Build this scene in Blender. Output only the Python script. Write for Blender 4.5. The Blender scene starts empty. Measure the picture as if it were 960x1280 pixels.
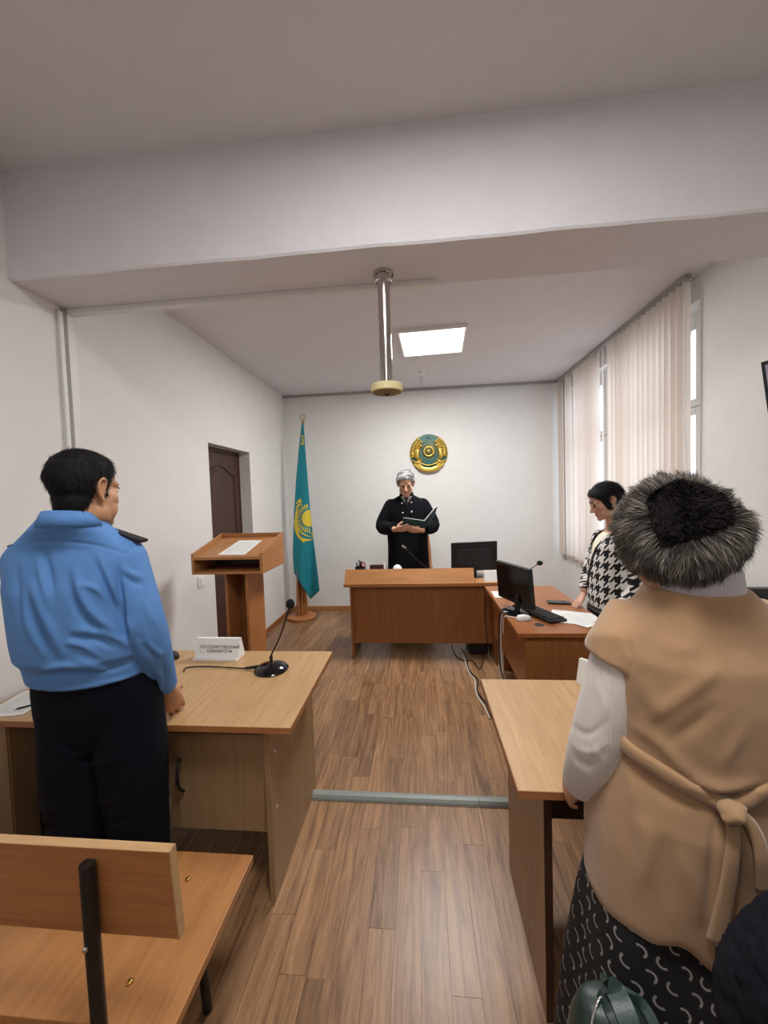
import bpy, bmesh, math, random
import numpy as np
from mathutils import Matrix, Vector
PI = math.pi
random.seed(7)
rng = np.random.default_rng(7)
SC = bpy.context.scene
COL = SC.collection

# ------------------------------------------------------------------ camera, world, exposure
YAW, PITCH, ROLL, FPX = 0.0923, -0.0436, -0.0321, 480.0
CAM = Vector((0, 0, 1.6))
cy_, sy_, cp_, sp_ = math.cos(YAW), math.sin(YAW), math.cos(PITCH), math.sin(PITCH)
c_f = Vector((-sy_ * cp_, cy_ * cp_, sp_))
c_r0 = Vector((cy_, sy_, 0))
c_u0 = c_r0.cross(c_f)
c_r = c_r0 * math.cos(ROLL) + c_u0 * math.sin(ROLL)
c_u = c_u0 * math.cos(ROLL) - c_r0 * math.sin(ROLL)
cam = bpy.data.cameras.new('camera')
cam.sensor_fit = 'HORIZONTAL'
cam.sensor_width = 36
cam.lens = 36 * FPX / 960
cam.clip_start = 0.02
camo = bpy.data.objects.new('camera', cam)
COL.objects.link(camo)
camo.matrix_world = Matrix((( c_r.x, c_u.x, -c_f.x, CAM.x), (c_r.y, c_u.y, -c_f.y, CAM.y), (c_r.z, c_u.z, -c_f.z, CAM.z), (0, 0, 0, 1)))
SC.camera = camo

SC.view_settings.view_transform = 'Standard'
SC.view_settings.look = 'None'
SC.view_settings.gamma = 1
SC.view_settings.use_curve_mapping = False
SC.view_settings.exposure = 0.0

WLD = bpy.data.worlds.new('overcast_sky')
SC.world = WLD
WLD.use_nodes = True
WLD.node_tree.nodes['Background'].inputs[0].default_value = (0.80, 0.89, 1.0, 1)
WLD.node_tree.nodes['Background'].inputs[1].default_value = 3.2


def area(name, loc, rot, sx, sy, power, col=(1, 1, 1), portal=False):
    l = bpy.data.lights.new(name, 'AREA')
    l.shape = 'RECTANGLE'
    l.size, l.size_y = sx, sy
    l.energy = power
    l.color = col
    if portal:
        l.cycles.is_portal = True
    o = bpy.data.objects.new(name, l)
    COL.objects.link(o)
    o.location = loc
    o.rotation_euler = rot
    return o


area('window_daylight_portal', (2.2, 3.98, 1.8), (0, PI / 2, 0), 2.3, 2.6, 1, portal=True)


def at(px, py, axis, val):
    d = c_f + c_r * ((px - 480) / FPX) - c_u * ((py - 640) / FPX)
    return CAM + d * ((val - CAM[axis]) / d[axis])


# ------------------------------------------------------------------ materials
def lin(h):
    h = h.lstrip('#')
    r = []
    for i in (0, 2, 4):
        c = int(h[i:i + 2], 16) / 255
        r.append(c / 12.92 if c <= .04045 else ((c + .055) / 1.055) ** 2.4)
    return (*r, 1)


class V:
    """tiny node-expression wrapper"""
    def __init__(s, nt, k): s.nt, s.k = nt, k
    def m(s, op, b=None, c=None):
        n = s.nt.nodes.new('ShaderNodeMath')
        n.operation = op
        for i, x in enumerate((s, b, c)):
            if x is None: continue
            if isinstance(x, V): s.nt.links.new(x.k, n.inputs[i])
            else: n.inputs[i].default_value = x
        return V(s.nt, n.outputs[0])
    def __add__(s, o): return s.m('ADD', o)
    def __sub__(s, o): return s.m('SUBTRACT', o)
    def __mul__(s, o): return s.m('MULTIPLY', o)
    def fr(s): return s.m('FRACT')
    def fl(s): return s.m('FLOOR')
    def lt(s, o): return s.m('LESS_THAN', o)
    def gt(s, o): return s.m('GREATER_THAN', o)


def newmat(name):
    m = bpy.data.materials.new(name)
    m.use_nodes = True
    nt = m.node_tree
    return m, nt, nt.nodes['Principled BSDF']


def lk(nt, a, b): nt.links.new(a, b)


def mixc(nt, fac, a, b):
    n = nt.nodes.new('ShaderNodeMix')
    n.data_type = 'RGBA'
    for i, x in ((0, fac), (6, a), (7, b)):
        if isinstance(x, V): x = x.k
        if hasattr(x, 'is_linked'): lk(nt, x, n.inputs[i])
        else: n.inputs[i].default_value = x
    return n.outputs[2]


def noise(nt, vec, scale, detail=4, dist=0.0, rough=.55):
    n = nt.nodes.new('ShaderNodeTexNoise')
    n.inputs['Scale'].default_value = scale
    n.inputs['Detail'].default_value = detail
    n.inputs['Distortion'].default_value = dist
    n.inputs['Roughness'].default_value = rough
    if vec is not None: lk(nt, vec, n.inputs['Vector'])
    return n.outputs['Fac']


def ramp(nt, fac, stops):
    n = nt.nodes.new('ShaderNodeValToRGB')
    while len(n.color_ramp.elements) < len(stops): n.color_ramp.elements.new(.5)
    for e, (p, c) in zip(n.color_ramp.elements, stops):
        e.position = p
        e.color = c
    lk(nt, fac, n.inputs[0])
    return n.outputs[0]


def bump(nt, bs, h, strength=.2, dist=.01):
    n = nt.nodes.new('ShaderNodeBump')
    n.inputs['Strength'].default_value = strength
    n.inputs['Distance'].default_value = dist
    lk(nt, h, n.inputs['Height'])
    lk(nt, n.outputs[0], bs.inputs['Normal'])


def coords(nt, which='Object', scale=(1, 1, 1), rnd=False):
    t = nt.nodes.new('ShaderNodeTexCoord')
    mp = nt.nodes.new('ShaderNodeMapping')
    mp.inputs['Scale'].default_value = scale
    lk(nt, t.outputs[which], mp.inputs['Vector'])
    if rnd:
        oi = nt.nodes.new('ShaderNodeObjectInfo')
        cb = nt.nodes.new('ShaderNodeCombineXYZ')
        v = V(nt, oi.outputs['Random']) * 37.0
        for i in range(3): lk(nt, v.k, cb.inputs[i])
        lk(nt, cb.outputs[0], mp.inputs['Location'])
    return mp.outputs[0]


def plain(name, hexc, rough=.6, metal=0.0, bumpy=None, vary=0.0, coat=0.0):
    m, nt, bs = newmat(name)
    c = lin(hexc)
    bs.inputs['Base Color'].default_value = c
    bs.inputs['Roughness'].default_value = rough
    bs.inputs['Metallic'].default_value = metal
    bs.inputs['Coat Weight'].default_value = coat
    co = coords(nt)
    if vary:
        f = noise(nt, co, 9, 5)
        lk(nt, ramp(nt, f, [(.3, tuple(x * (1 - vary) for x in c[:3]) + (1,)), (.7, tuple(min(1, x * (1 + vary)) for x in c[:3]) + (1,))]), bs.inputs['Base Color'])
    if bumpy: bump(nt, bs, noise(nt, co, bumpy[0], 4), bumpy[1], bumpy[2])
    return m


def wood(name, c1, c2, axis, rough=.38, rnd=False, stretch=14, scale=2.2, contrast=(.3, .72), tint=0.0):
    m, nt, bs = newmat(name)
    sc = [stretch, stretch, stretch]
    sc['xyz'.index(axis)] = 1.0
    co = coords(nt, 'Object', tuple(sc), rnd)
    a = noise(nt, co, scale, 5, 1.2)
    b = noise(nt, co, scale * 7, 3, .3)
    f = V(nt, a) * .72 + V(nt, b) * .28
    col = ramp(nt, f.k, [(contrast[0], lin(c2)), (contrast[1], lin(c1))])
    if tint:
        oi = nt.nodes.new('ShaderNodeObjectInfo')
        h = nt.nodes.new('ShaderNodeHueSaturation')
        v = V(nt, oi.outputs['Random']) * tint + (1 - tint / 2)
        lk(nt, v.k, h.inputs['Value'])
        lk(nt, col, h.inputs['Color'])
        col = h.outputs[0]
    lk(nt, col, bs.inputs['Base Color'])
    bs.inputs['Roughness'].default_value = rough
    bump(nt, bs, f.k, .06, .004)
    return m


M = {}
M['plaster'] = plain('plaster_white', '#e2e1df', .9, bumpy=(45, .12, .004), vary=.02)
M['ceiling'] = plain('ceiling_paint', '#dbd8dc', .92, bumpy=(60, .12, .004), vary=.02)
M['pvc'] = plain('pvc_white', '#dcdbd9', .45)
M['greytrim'] = plain('grey_conduit', '#a3a19e', .5)
M['floorbase'] = plain('floor_base', '#8a6c50', .6)
M['plank'] = wood('floor_plank', '#a9825d', '#5f4029', 'y', .36, True, 13, 2.4, (.3, .68), .36)
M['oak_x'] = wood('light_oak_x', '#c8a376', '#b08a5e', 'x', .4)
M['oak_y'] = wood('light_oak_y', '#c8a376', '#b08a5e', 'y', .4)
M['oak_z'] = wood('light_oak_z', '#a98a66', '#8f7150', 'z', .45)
M['oak_edge'] = wood('oak_edge', '#b0794b', '#96613a', 'x', .45)
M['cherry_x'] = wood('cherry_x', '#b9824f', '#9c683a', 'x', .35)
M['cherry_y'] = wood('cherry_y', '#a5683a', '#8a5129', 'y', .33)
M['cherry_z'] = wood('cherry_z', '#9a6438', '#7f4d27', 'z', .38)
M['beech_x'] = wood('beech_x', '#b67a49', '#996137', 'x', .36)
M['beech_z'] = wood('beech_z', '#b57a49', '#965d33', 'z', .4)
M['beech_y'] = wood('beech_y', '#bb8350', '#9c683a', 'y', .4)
M['chipdark'] = wood('dark_brown_board', '#4a2f20', '#3a2417', 'x', .5)
M['door'] = wood('dark_door', '#4a2b22', '#38201a', 'z', .42)
M['black'] = plain('black_plastic', '#121214', .42)
M['gloss'] = plain('black_gloss', '#0a0a0c', .12)
M['rubber'] = plain('black_rubber', '#17171a', .7)
M['foam'] = plain('foam_black', '#101012', .95, bumpy=(400, .6, .002))
M['chrome'] = plain('chrome', '#c9c6c2', .16, 1.0)
M['brass'] = plain('brass', '#b8914a', .3, 1.0)
M['gold'] = plain('gold_paint', '#d8b85a', .32, .75, bumpy=(120, .25, .004))
M['steelblack'] = plain('black_tube', '#1b1716', .4, .2)
M['paper'] = plain('paper_white', '#e8e8e6', .8)
M['cream'] = plain('cream_plastic', '#d9cf9c', .5)
M['cableg'] = plain('grey_green_cover', '#8c9490', .4)
M['cablew'] = plain('white_cable', '#cfc9c2', .5)
M['cableb'] = plain('black_cable', '#151517', .5)
M['red'] = plain('red_plastic', '#b02028', .4)
M['whiteplastic'] = plain('white_plastic', '#e6e6e4', .35)
M['maroon'] = plain('maroon_plate', '#3a1418', .3)


def m_print():
    m, nt, bs = newmat('printed_paper')
    t = nt.nodes.new('ShaderNodeTexCoord')
    s = nt.nodes.new('ShaderNodeSeparateXYZ')
    lk(nt, t.outputs['UV'], s.inputs[0])
    u, v = V(nt, s.outputs[0]), V(nt, s.outputs[1])
    line = (v * 26.0).fr().lt(.42)
    mp = nt.nodes.new('ShaderNodeMapping')
    mp.inputs['Scale'].default_value = (60, 26, 1)
    lk(nt, t.outputs['UV'], mp.inputs[0])
    n = V(nt, noise(nt, mp.outputs[0], 1.0, 2)).gt(.45)
    inside = u.gt(.1) * u.lt(.9) * v.gt(.1) * v.lt(.9)
    f = line * n * inside * .45
    lk(nt, mixc(nt, f, lin('#e6e6e4'), lin('#55585c')), bs.inputs['Base Color'])
    bs.inputs['Roughness'].default_value = .8
    return m


M['print'] = m_print()


def m_slat():
    m, nt, bs = newmat('blind_fabric')
    out = nt.nodes['Material Output']
    oi = nt.nodes.new('ShaderNodeObjectInfo')
    col = ramp(nt, oi.outputs['Random'], [(0, lin('#e3d6cb')), (1, lin('#ebe0d8'))])
    tr = nt.nodes.new('ShaderNodeBsdfTranslucent')
    mx = nt.nodes.new('ShaderNodeMixShader')
    mx.inputs[0].default_value = .42
    lk(nt, col, tr.inputs[0])
    lk(nt, col, bs.inputs['Base Color'])
    bs.inputs['Roughness'].default_value = .85
    lk(nt, bs.outputs[0], mx.inputs[1])
    lk(nt, tr.outputs[0], mx.inputs[2])
    lk(nt, mx.outputs[0], out.inputs[0])
    return m


M['slat'] = m_slat()


def m_glass():
    m, nt, bs = newmat('window_glass')
    out = nt.nodes['Material Output']
    tr = nt.nodes.new('ShaderNodeBsdfTransparent')
    tr.inputs[0].default_value = (.95, .97, .98, 1)
    gl = nt.nodes.new('ShaderNodeBsdfGlossy')
    gl.inputs['Roughness'].default_value = .02
    mx = nt.nodes.new('ShaderNodeMixShader')
    mx.inputs[0].default_value = .06
    lk(nt, tr.outputs[0], mx.inputs[1])
    lk(nt, gl.outputs[0], mx.inputs[2])
    lk(nt, mx.outputs[0], out.inputs[0])
    return m


M['glass'] = m_glass()


def m_emit(name, hexc, s):
    m, nt, bs = newmat(name)
    bs.inputs['Base Color'].default_value = lin(hexc)
    bs.inputs['Emission Color'].default_value = lin(hexc)
    bs.inputs['Emission Strength'].default_value = s
    return m


LED = 5.5
M['led'] = m_emit('led_panel', '#fffaf2', LED)
M['screen'] = m_emit('screen_reflection_glow', '#8d7f92', .35)  # mauve reflection on the wall screen's glass, painted as a dim glow


# ------------------------------------------------------------------ mesh helpers
class MB:
    def __init__(s): s.v, s.f, s.uv = [], [], None
    def add(s, v, f):
        o = len(s.v)
        s.v += [Vector(p) for p in v]
        s.f += [tuple(i + o for i in q) for q in f]
        return s
    def box(s, x0, x1, y0, y1, z0, z1, bev=0.0, mat=None):
        if bev <= 0:
            v = [(x, y, z) for z in (z0, z1) for y in (y0, y1) for x in (x0, x1)]
            f = [(0, 2, 3, 1), (4, 5, 7, 6), (0, 1, 5, 4), (2, 6, 7, 3), (0, 4, 6, 2), (1, 3, 7, 5)]
        else:
            bm = bmesh.new()
            bmesh.ops.create_cube(bm, size=1)
            for q in bm.verts:
                q.co = Vector(((x0 + x1) / 2 + q.co.x * (x1 - x0), (y0 + y1) / 2 + q.co.y * (y1 - y0), (z0 + z1) / 2 + q.co.z * (z1 - z0)))
            bmesh.ops.bevel(bm, geom=bm.edges[:], offset=bev, segments=2, affect='EDGES', profile=.5)
            bm.verts.index_update()
            v = [q.co.copy() for q in bm.verts]
            f = [tuple(x.index for x in q.verts) for q in bm.faces]
            bm.free()
        if mat is not None: v = [mat @ Vector(p) for p in v]
        return s.add(v, f)
    def prism(s, poly, axis, a, b):
        """extrude a 2D polygon along an axis"""
        def P(p, t):
            q = list(p)
            q.insert('xyz'.index(axis), t)
            return q
        n = len(poly)
        v = [P(p, a) for p in poly] + [P(p, b) for p in poly]
        f = [tuple(range(n))[::-1], tuple(range(n, 2 * n))] + [(i, (i + 1) % n, n + (i + 1) % n, n + i) for i in range(n)]
        return s.add(v, f)
    def tube(s, path, rad, n=12, cap=True, flat=1.0, up=None):
        path = [Vector(p) for p in path]
        if not hasattr(rad, '__len__'): rad = [rad] * len(path)
        t0 = (path[1] - path[0]).normalized()
        ref = Vector(up) if up else (Vector((0, 0, 1)) if abs(t0.z) < .9 else Vector((1, 0, 0)))
        N = (ref - t0 * ref.dot(t0)).normalized()
        v, f = [], []
        for i, p in enumerate(path):
            a = path[max(0, i - 1)]
            b = path[min(len(path) - 1, i + 1)]
            t = (b - a).normalized()
            N = (N - t * N.dot(t)).normalized()
            B = t.cross(N)
            r = rad[i]
            ra, rb = (r if hasattr(r, '__len__') else (r * flat, r))
            for k in range(n):
                an = 2 * PI * k / n
                v.append(p + N * (math.cos(an) * ra) + B * (math.sin(an) * rb))
        m = len(path)
        for i in range(m - 1):
            for k in range(n):
                f.append((i * n + k, i * n + (k + 1) % n, (i + 1) * n + (k + 1) % n, (i + 1) * n + k))
        if cap: f += [tuple(range(n))[::-1], tuple(range((m - 1) * n, m * n))]
        return s.add(v, f)
    def ell(s, c, r, mat=None, n=20, k=12):
        c = Vector(c)
        v = [Vector((0, 0, -1))]
        for i in range(1, k):
            a = -PI / 2 + PI * i / k
            for j in range(n):
                b = 2 * PI * j / n
                v.append(Vector((math.cos(a) * math.cos(b), math.cos(a) * math.sin(b), math.sin(a))))
        v.append(Vector((0, 0, 1)))
        v = [Vector((p.x * r[0], p.y * r[1], p.z * r[2])) for p in v]
        if mat is not None: v = [mat @ p for p in v]
        v = [p + c for p in v]
        f = [(0, 1 + (j + 1) % n, 1 + j) for j in range(n)]
        for i in range(k - 2):
            for j in range(n):
                f.append((1 + i * n + j, 1 + i * n + (j + 1) % n, 1 + (i + 1) * n + (j + 1) % n, 1 + (i + 1) * n + j))
        L = len(v) - 1
        f += [(L, L - n + j, L - n + (j + 1) % n) for j in range(n)]
        return s.add(v, f)
    def lathe(s, prof, c, n=28, axis=(0, 0, 1)):
        """prof: list of (r, h) from bottom to top"""
        q = Vector((0, 0, 1)).rotation_difference(Vector(axis)).to_matrix()
        c = Vector(c)
        v = []
        for r, h in prof:
            for k in range(n):
                a = 2 * PI * k / n
                v.append(c + q @ Vector((r * math.cos(a), r * math.sin(a), h)))
        m = len(prof)
        f = [(i * n + k, i * n + (k + 1) % n, (i + 1) * n + (k + 1) % n, (i + 1) * n + k) for i in range(m - 1) for k in range(n)]
        f += [tuple(range(n))[::-1], tuple(range((m - 1) * n, m * n))]
        return s.add(v, f)
    def loft(s, secs, n=40, rot=0.0):
        """secs: (z, cx, cy, rx, ry[, exponent]) horizontal rings, closed ends"""
        v = []
        cr, sr = math.cos(rot), math.sin(rot)
        for q in secs:
            z, cx, cy, rx, ry = q[:5]
            e = q[5] if len(q) > 5 else 2.3
            for k in range(n):
                a = 2 * PI * k / n
                c_, s_ = math.cos(a), math.sin(a)
                x = rx * math.copysign(abs(c_) ** (2 / e), c_)
                y = ry * math.copysign(abs(s_) ** (2 / e), s_)
                v.append((cx + x * cr - y * sr, cy + x * sr + y * cr, z))
        m = len(secs)
        f = [(i * n + k, i * n + (k + 1) % n, (i + 1) * n + (k + 1) % n, (i + 1) * n + k) for i in range(m - 1) for k in range(n)]
        f += [tuple(range(n))[::-1], tuple(range((m - 1) * n, m * n))]
        return s.add(v, f)


WM = {}          # object name -> world matrix of its frame


def wmat(o): return WM.get(o.name, Matrix.Identity(4)) if o else Matrix.Identity(4)


def link(o, parent):
    COL.objects.link(o)
    if parent is not None: o.parent = parent
    return o


def thing(name, label, cat, loc=(0, 0, 0), rz=0.0, group=None):
    o = bpy.data.objects.new(name, None)
    o.empty_display_size = .05
    COL.objects.link(o)
    o.location = loc
    o.rotation_euler = (0, 0, rz)
    WM[o.name] = Matrix.Translation(loc) @ Matrix.Rotation(rz, 4, 'Z')
    tag(o, label, cat, group)
    return o


def tag(o, label=None, cat=None, group=None, kind=None):
    if label: o['label'] = label
    if cat: o['category'] = cat
    if group: o['group'] = group
    if kind: o['kind'] = kind
    return o


def meshof(name, v, f, mat, smooth=False, autos=None):
    me = bpy.data.meshes.new(name)
    me.from_pydata([tuple(p) for p in v], [], f)
    me.materials.append(mat)
    if smooth: me.shade_smooth()
    me.update()
    return me


def part(name, mb, mat, parent=None, label=None, smooth=False, origin=None):
    """vertices are given in WORLD coordinates; they are moved into the parent's frame.
    origin: own origin of a top-level mesh"""
    if isinstance(mat, str): mat = M[mat]
    W = wmat(parent)
    if origin is not None: W = Matrix.Translation(origin)
    inv = W.inverted()
    v = [inv @ Vector(p) for p in mb.v]
    me = meshof(name, v, mb.f, mat, smooth)
    if smooth == 'auto':
        me.set_sharp_from_angle(angle=math.radians(38))
    o = bpy.data.objects.new(name, me)
    link(o, parent)
    if origin is not None: o.location = origin
    WM[o.name] = W
    if label: o['label'] = label
    return o


def box(name, x0, x1, y0, y1, z0, z1, mat, parent=None, bev=.002, **k):
    return part(name, MB().box(x0, x1, y0, y1, z0, z1, bev), mat, parent, **k)


def struct(name, mb, mat, **k):
    o = part(name, mb, mat, **k)
    o['kind'] = 'structure'
    return o


def sheet(name, pts, mat, parent=None, thick=.0006, label=None):
    """thin paper: quad corner points, with UV"""
    p = [Vector(q) for q in pts]
    n = (p[1] - p[0]).cross(p[3] - p[0]).normalized() * thick
    mb = MB().add([q for q in p] + [q + n for q in p], [(3, 2, 1, 0), (4, 5, 6, 7), (0, 1, 5, 4), (1, 2, 6, 5), (2, 3, 7, 6), (3, 0, 4, 7)])
    o = part(name, mb, mat, parent, label)
    uv = o.data.uv_layers.new(name='UVMap')
    co = [(0, 0), (1, 0), (1, 1), (0, 1)] * 2
    for l in o.data.loops: uv.data[l.index].uv = co[l.vertex_index]
    return o


def lathe_part(name, prof, c, mat, parent=None, n=28, axis=(0, 0, 1), label=None):
    return part(name, MB().lathe(prof, c, n, axis), mat, parent, label, smooth='auto')


def bez(p0, p1, p2, p3, n=12):
    p0, p1, p2, p3 = map(Vector, (p0, p1, p2, p3))
    o = []
    for i in range(n + 1):
        t = i / n
        o.append(p0 * (1 - t) ** 3 + p1 * 3 * t * (1 - t) ** 2 + p2 * 3 * t * t * (1 - t) + p3 * t ** 3)
    return o


def spline(pts, n=6):
    """Catmull-Rom through points"""
    P = [Vector(p) for p in pts]
    P = [P[0] * 2 - P[1]] + P + [P[-1] * 2 - P[-2]]
    o = []
    for i in range(1, len(P) - 2):
        a, b, c, d = P[i - 1:i + 3]
        for k in range(n):
            t = k / n
            o.append(.5 * (2 * b + (c - a) * t + (2 * a - 5 * b + 4 * c - d) * t * t + (3 * b - a - 3 * c + d) * t ** 3))
    o.append(P[-2])
    return o


def textmesh(name, body, size, M4, mat, parent, align='CENTER', ext=.0004, bold=False):
    cu = bpy.data.curves.new(name, 'FONT')
    cu.body = body
    cu.size = size
    cu.align_x = align
    cu.extrude = ext
    cu.resolution_u = 3
    if bold: cu.offset = size * .012
    t = bpy.data.objects.new(name, cu)
    COL.objects.link(t)
    dg = bpy.context.evaluated_depsgraph_get()
    me = bpy.data.meshes.new_from_object(t.evaluated_get(dg))
    bpy.data.objects.remove(t)
    bpy.data.curves.remove(cu)
    me.transform(wmat(parent).inverted() @ M4)
    me.materials.clear()
    me.materials.append(mat)
    me.name = name
    o = bpy.data.objects.new(name, me)
    link(o, parent)
    return o


# ------------------------------------------------------------------ the room
XL, XR, YB, YF, ZC, ZN = -1.86, 1.93, 5.3, -2.0, 3.03, 3.13
D0, D1, DZ = 3.29, 4.13, 2.12          # door opening in the left wall
W0, W1, WZ0, WZ1 = 2.84, 5.2, .74, 2.86   # window opening in the right wall
fl = struct('floor', MB().box(XL - .3, XR + .3, YF - .2, YB + .2, -.1, -.006), 'floorbase')
PW = .096
ncol = int((XR - XL) / PW) + 1
pl_me = {}
plank_parts = 0
for i in range(ncol):
    x = XL + i * PW
    x1 = min(x + PW, XR) - .0012
    y = .35 + random.random() * .9 - .9
    while y < YB:
        L = random.choice((.92, .92, .62, .46))
        y0, y1 = max(y, .35), min(y + L, YB)
        if y1 - y0 > .05:
            key = (round(y1 - y0, 2), round(x1 - x, 3))
            if key not in pl_me:
                mb = MB().box(0, x1 - x, 0, y1 - y0 - .0012, -.006, 0)
                pl_me[key] = meshof('floor_plank', mb.v, mb.f, M['plank'])
            o = bpy.data.objects.new('floor_plank', pl_me[key])
            link(o, fl)
            o.location = (x, y0, random.uniform(-.0004, 0))
            plank_parts += 1
        y += L
floor_rest = part('floor_plank_rest', MB().box(XL, XR, YF, .345, -.006, 0), 'plank', fl)

mb = MB()
mb.box(XL - .2, XL, YF, D0, 0, 3.2).box(XL - .2, XL, D1, YB + .2, 0, 3.2).box(XL - .2, XL, D0, D1, DZ, 3.2)
struct('wall_left', mb, 'plaster')
mb = MB()
mb.box(XR, XR + .22, YF, W0, 0, 3.2).box(XR, XR + .22, W1, YB + .2, 0, 3.2).box(XR, XR + .22, W0, W1, 0, WZ0).box(XR, XR + .22, W0, W1, WZ1, 3.2)
struct('wall_right', mb, 'plaster')
struct('wall_back', MB().box(XL - .2, XR + .22, YB, YB + .2, 0, 3.2), 'plaster')
struct('wall_front', MB().box(XL - .2, XR + .22, YF - .2, YF, 0, 3.2), 'plaster')
mb = MB().box(XL, XR, 1.9, YB, ZC, 3.3).box(XL, XR, YF, 1.9, ZN, 3.3)
ceil = struct('ceiling', mb, 'ceiling')
# the beam: a slightly wavy hand-plastered lower edge
mb = MB()
nb = 44
vs, fs = [], []
for i in range(nb + 1):
    x = XL + (XR - XL) * i / nb
    w = .003 * math.sin(x * 7) + .002 * math.sin(x * 17 + 1)
    z = 2.645
    vs += [(x, 1.655, ZN), (x, 1.655 + w, z + .01), (x, 1.662 + w, z), (x, 1.985, z), (x, 1.99, z + .01), (x, 1.99, ZC)]
for i in range(nb):
    for k in range(5):
        a = i * 6 + k
        fs.append((a, a + 1, a + 7, a + 6))
part('beam', mb.add(vs, fs), 'ceiling', ceil)

# skirting
struct('baseboard_back', MB().box(XL, XR, YB - .018, YB, 0, .055, .003), 'cherry_x')
struct('baseboard_left', MB().box(XL, XL + .018, YF, D0 - .03, 0, .055, .003).box(XL, XL + .018, D1 + .03, YB - .02, 0, .055, .003), 'cherry_y')
struct('baseboard_right', MB().box(XR - .018, XR, YF, YB - .02, 0, .055, .003), 'cherry_y')
# conduits
struct('trim_1', MB().box(XL, XR, YB - .026, YB, ZC - .03, ZC, .003), 'greytrim')
struct('trim_2', MB().box(XL, .117, 1.93, 1.978, 2.62, 2.645, .003), 'pvc')
struct('trim_3', MB().box(XL, XL + .018, 1.885, 1.91, 0.06, 2.62, .003), 'pvc')
struct('trim_4', MB().box(XL, XL + .014, 1.935, 1.985, 0.06, 2.62, .003), 'pvc')
struct('trim_5', MB().tube([(XL + .008, 1.922, .06), (XL + .008, 1.922, 2.64)], .007, 8), 'greytrim')
o = part('cable_cover', MB().lathe([(.024, 0), (.024, 1.0)], (0, 0, 0), 16), 'cableg')
bpy.data.objects.remove(o)
cc = thing('cable_cover', 'grey half-round cable cover crossing the aisle floor', 'cable cover', (0, 1.945, 0))
for a, b in ((XL + .02, -.9), (-.898, .262), (.264, 1.75)):
    prof = [(-.028, .0), (-.026, .012), (-.017, .024), (0, .029), (.017, .024), (.026, .012), (.028, 0)]
    part('cover_length', MB().prism([(1.945 + p, q) for p, q in prof], 'x', a, b), 'cableg', cc)
# door
dr = thing('door_1', None, None, (XL - .13, D0, 0))
dr['kind'] = 'structure'
XD = XL - .125
mb = MB()
mb.box(XD - .04, XD, D0 + .02, D1 - .02, .01, DZ - .04, .003)
leaf = part('door_leaf', mb, 'door', dr)
def arch(y0, y1, z0, z1, up):
    pts = [(y0, z0), (y1, z0), (y1, z1)]
    for i in range(1, 14):
        t = i / 14
        pts.append((y1 + (y0 - y1) * t, z1 + up * (math.sin(PI * t) ** 2)))
    return pts + [(y0, z1)]
for (y0, y1, z0, z1, up) in ((D0 + .13, D1 - .13, 1.02, 1.86, .09), (D0 + .13, D1 - .13, .2, .9, .0)):
    pts = arch(y0, y1, z0, z1, up)
    loop = [(XD + .002, *p) for p in pts]
    part('panel_moulding', MB().tube(loop + [loop[0]], .011, 8, cap=False), 'door', leaf)
    c0 = ((y0 + y1) / 2, (z0 + z1) / 2)
    part('raised_panel', MB().prism([(c0[0] + (p[0] - c0[0]) * .86, c0[1] + (p[1] - c0[1]) * .92) for p in pts], 'x', XD - .002, XD + .006), 'door', leaf)
part('door_frame', MB().box(XD - .06, XD + .004, D0, D0 + .02, 0, DZ).box(XD - .06, XD + .004, D1 - .02, D1, 0, DZ).box(XD - .06, XD + .004, D0, D1, DZ - .04, DZ), 'door', dr)
part('door_handle', MB().tube([(XD, D0 + .08, 1.0), (XD + .05, D0 + .08, 1.0), (XD + .05, D0 + .19, 1.0)], .009, 10), 'chrome', leaf)
# window
win = thing('window_1', None, None, (XR + .1, W0, WZ0))
win['kind'] = 'structure'
xa, xb = XR + .13, XR + .19
def frame(y0, y1, z0, z1, w, x0, x1):
    return MB().box(x0, x1, y0, y0 + w, z0, z1, .004).box(x0, x1, y1 - w, y1, z0, z1, .004).box(x0, x1, y0 + w, y1 - w, z0, z0 + w, .004).box(x0, x1, y0 + w, y1 - w, z1 - w, z1, .004)
wf = part('window_frame', frame(W0, W1, WZ0, WZ1, .06, xa, xb).box(xa, xb, W0 + .06, W0 + .16, WZ0 + .06, WZ1 - .06, .004), 'pvc', win)
nsash = 3
sw = (W1 - W0 - .22) / nsash
for i in range(nsash):
    a = W0 + .16 + i * sw
    z0 = WZ0 + .06
    for (p, q) in ((z0, 2.18), (2.18, WZ1 - .06)):
        s_ = part('sash', frame(a + .004, a + sw - .004, p + .004, q - .004, .055, xa - .015, xb - .01), 'pvc', win)
        part('pane', MB().box(xa + .02, xa + .026, a + .05, a + sw - .05, p + .05, q - .05), 'glass', s_)
    if i == 1:
        part('window_handle', MB().box(xa - .05, xa - .015, a + .03, a + .05, 1.45, 1.47).box(xa - .06, xa - .045, a + .03, a + .05, 1.35, 1.49, .004), 'pvc', win)
part('window_stay', MB().tube([(xa - .02, W0 + .07, WZ1 - .07), (xa - .09, W0 + .03, WZ1 + .0)], .006, 8), 'black', win)
part('window_sill', MB().box(XR - .03, xa, W0 + .005, W1 - .005, WZ0, WZ0 + .025, .006), 'pvc', win)

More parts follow.
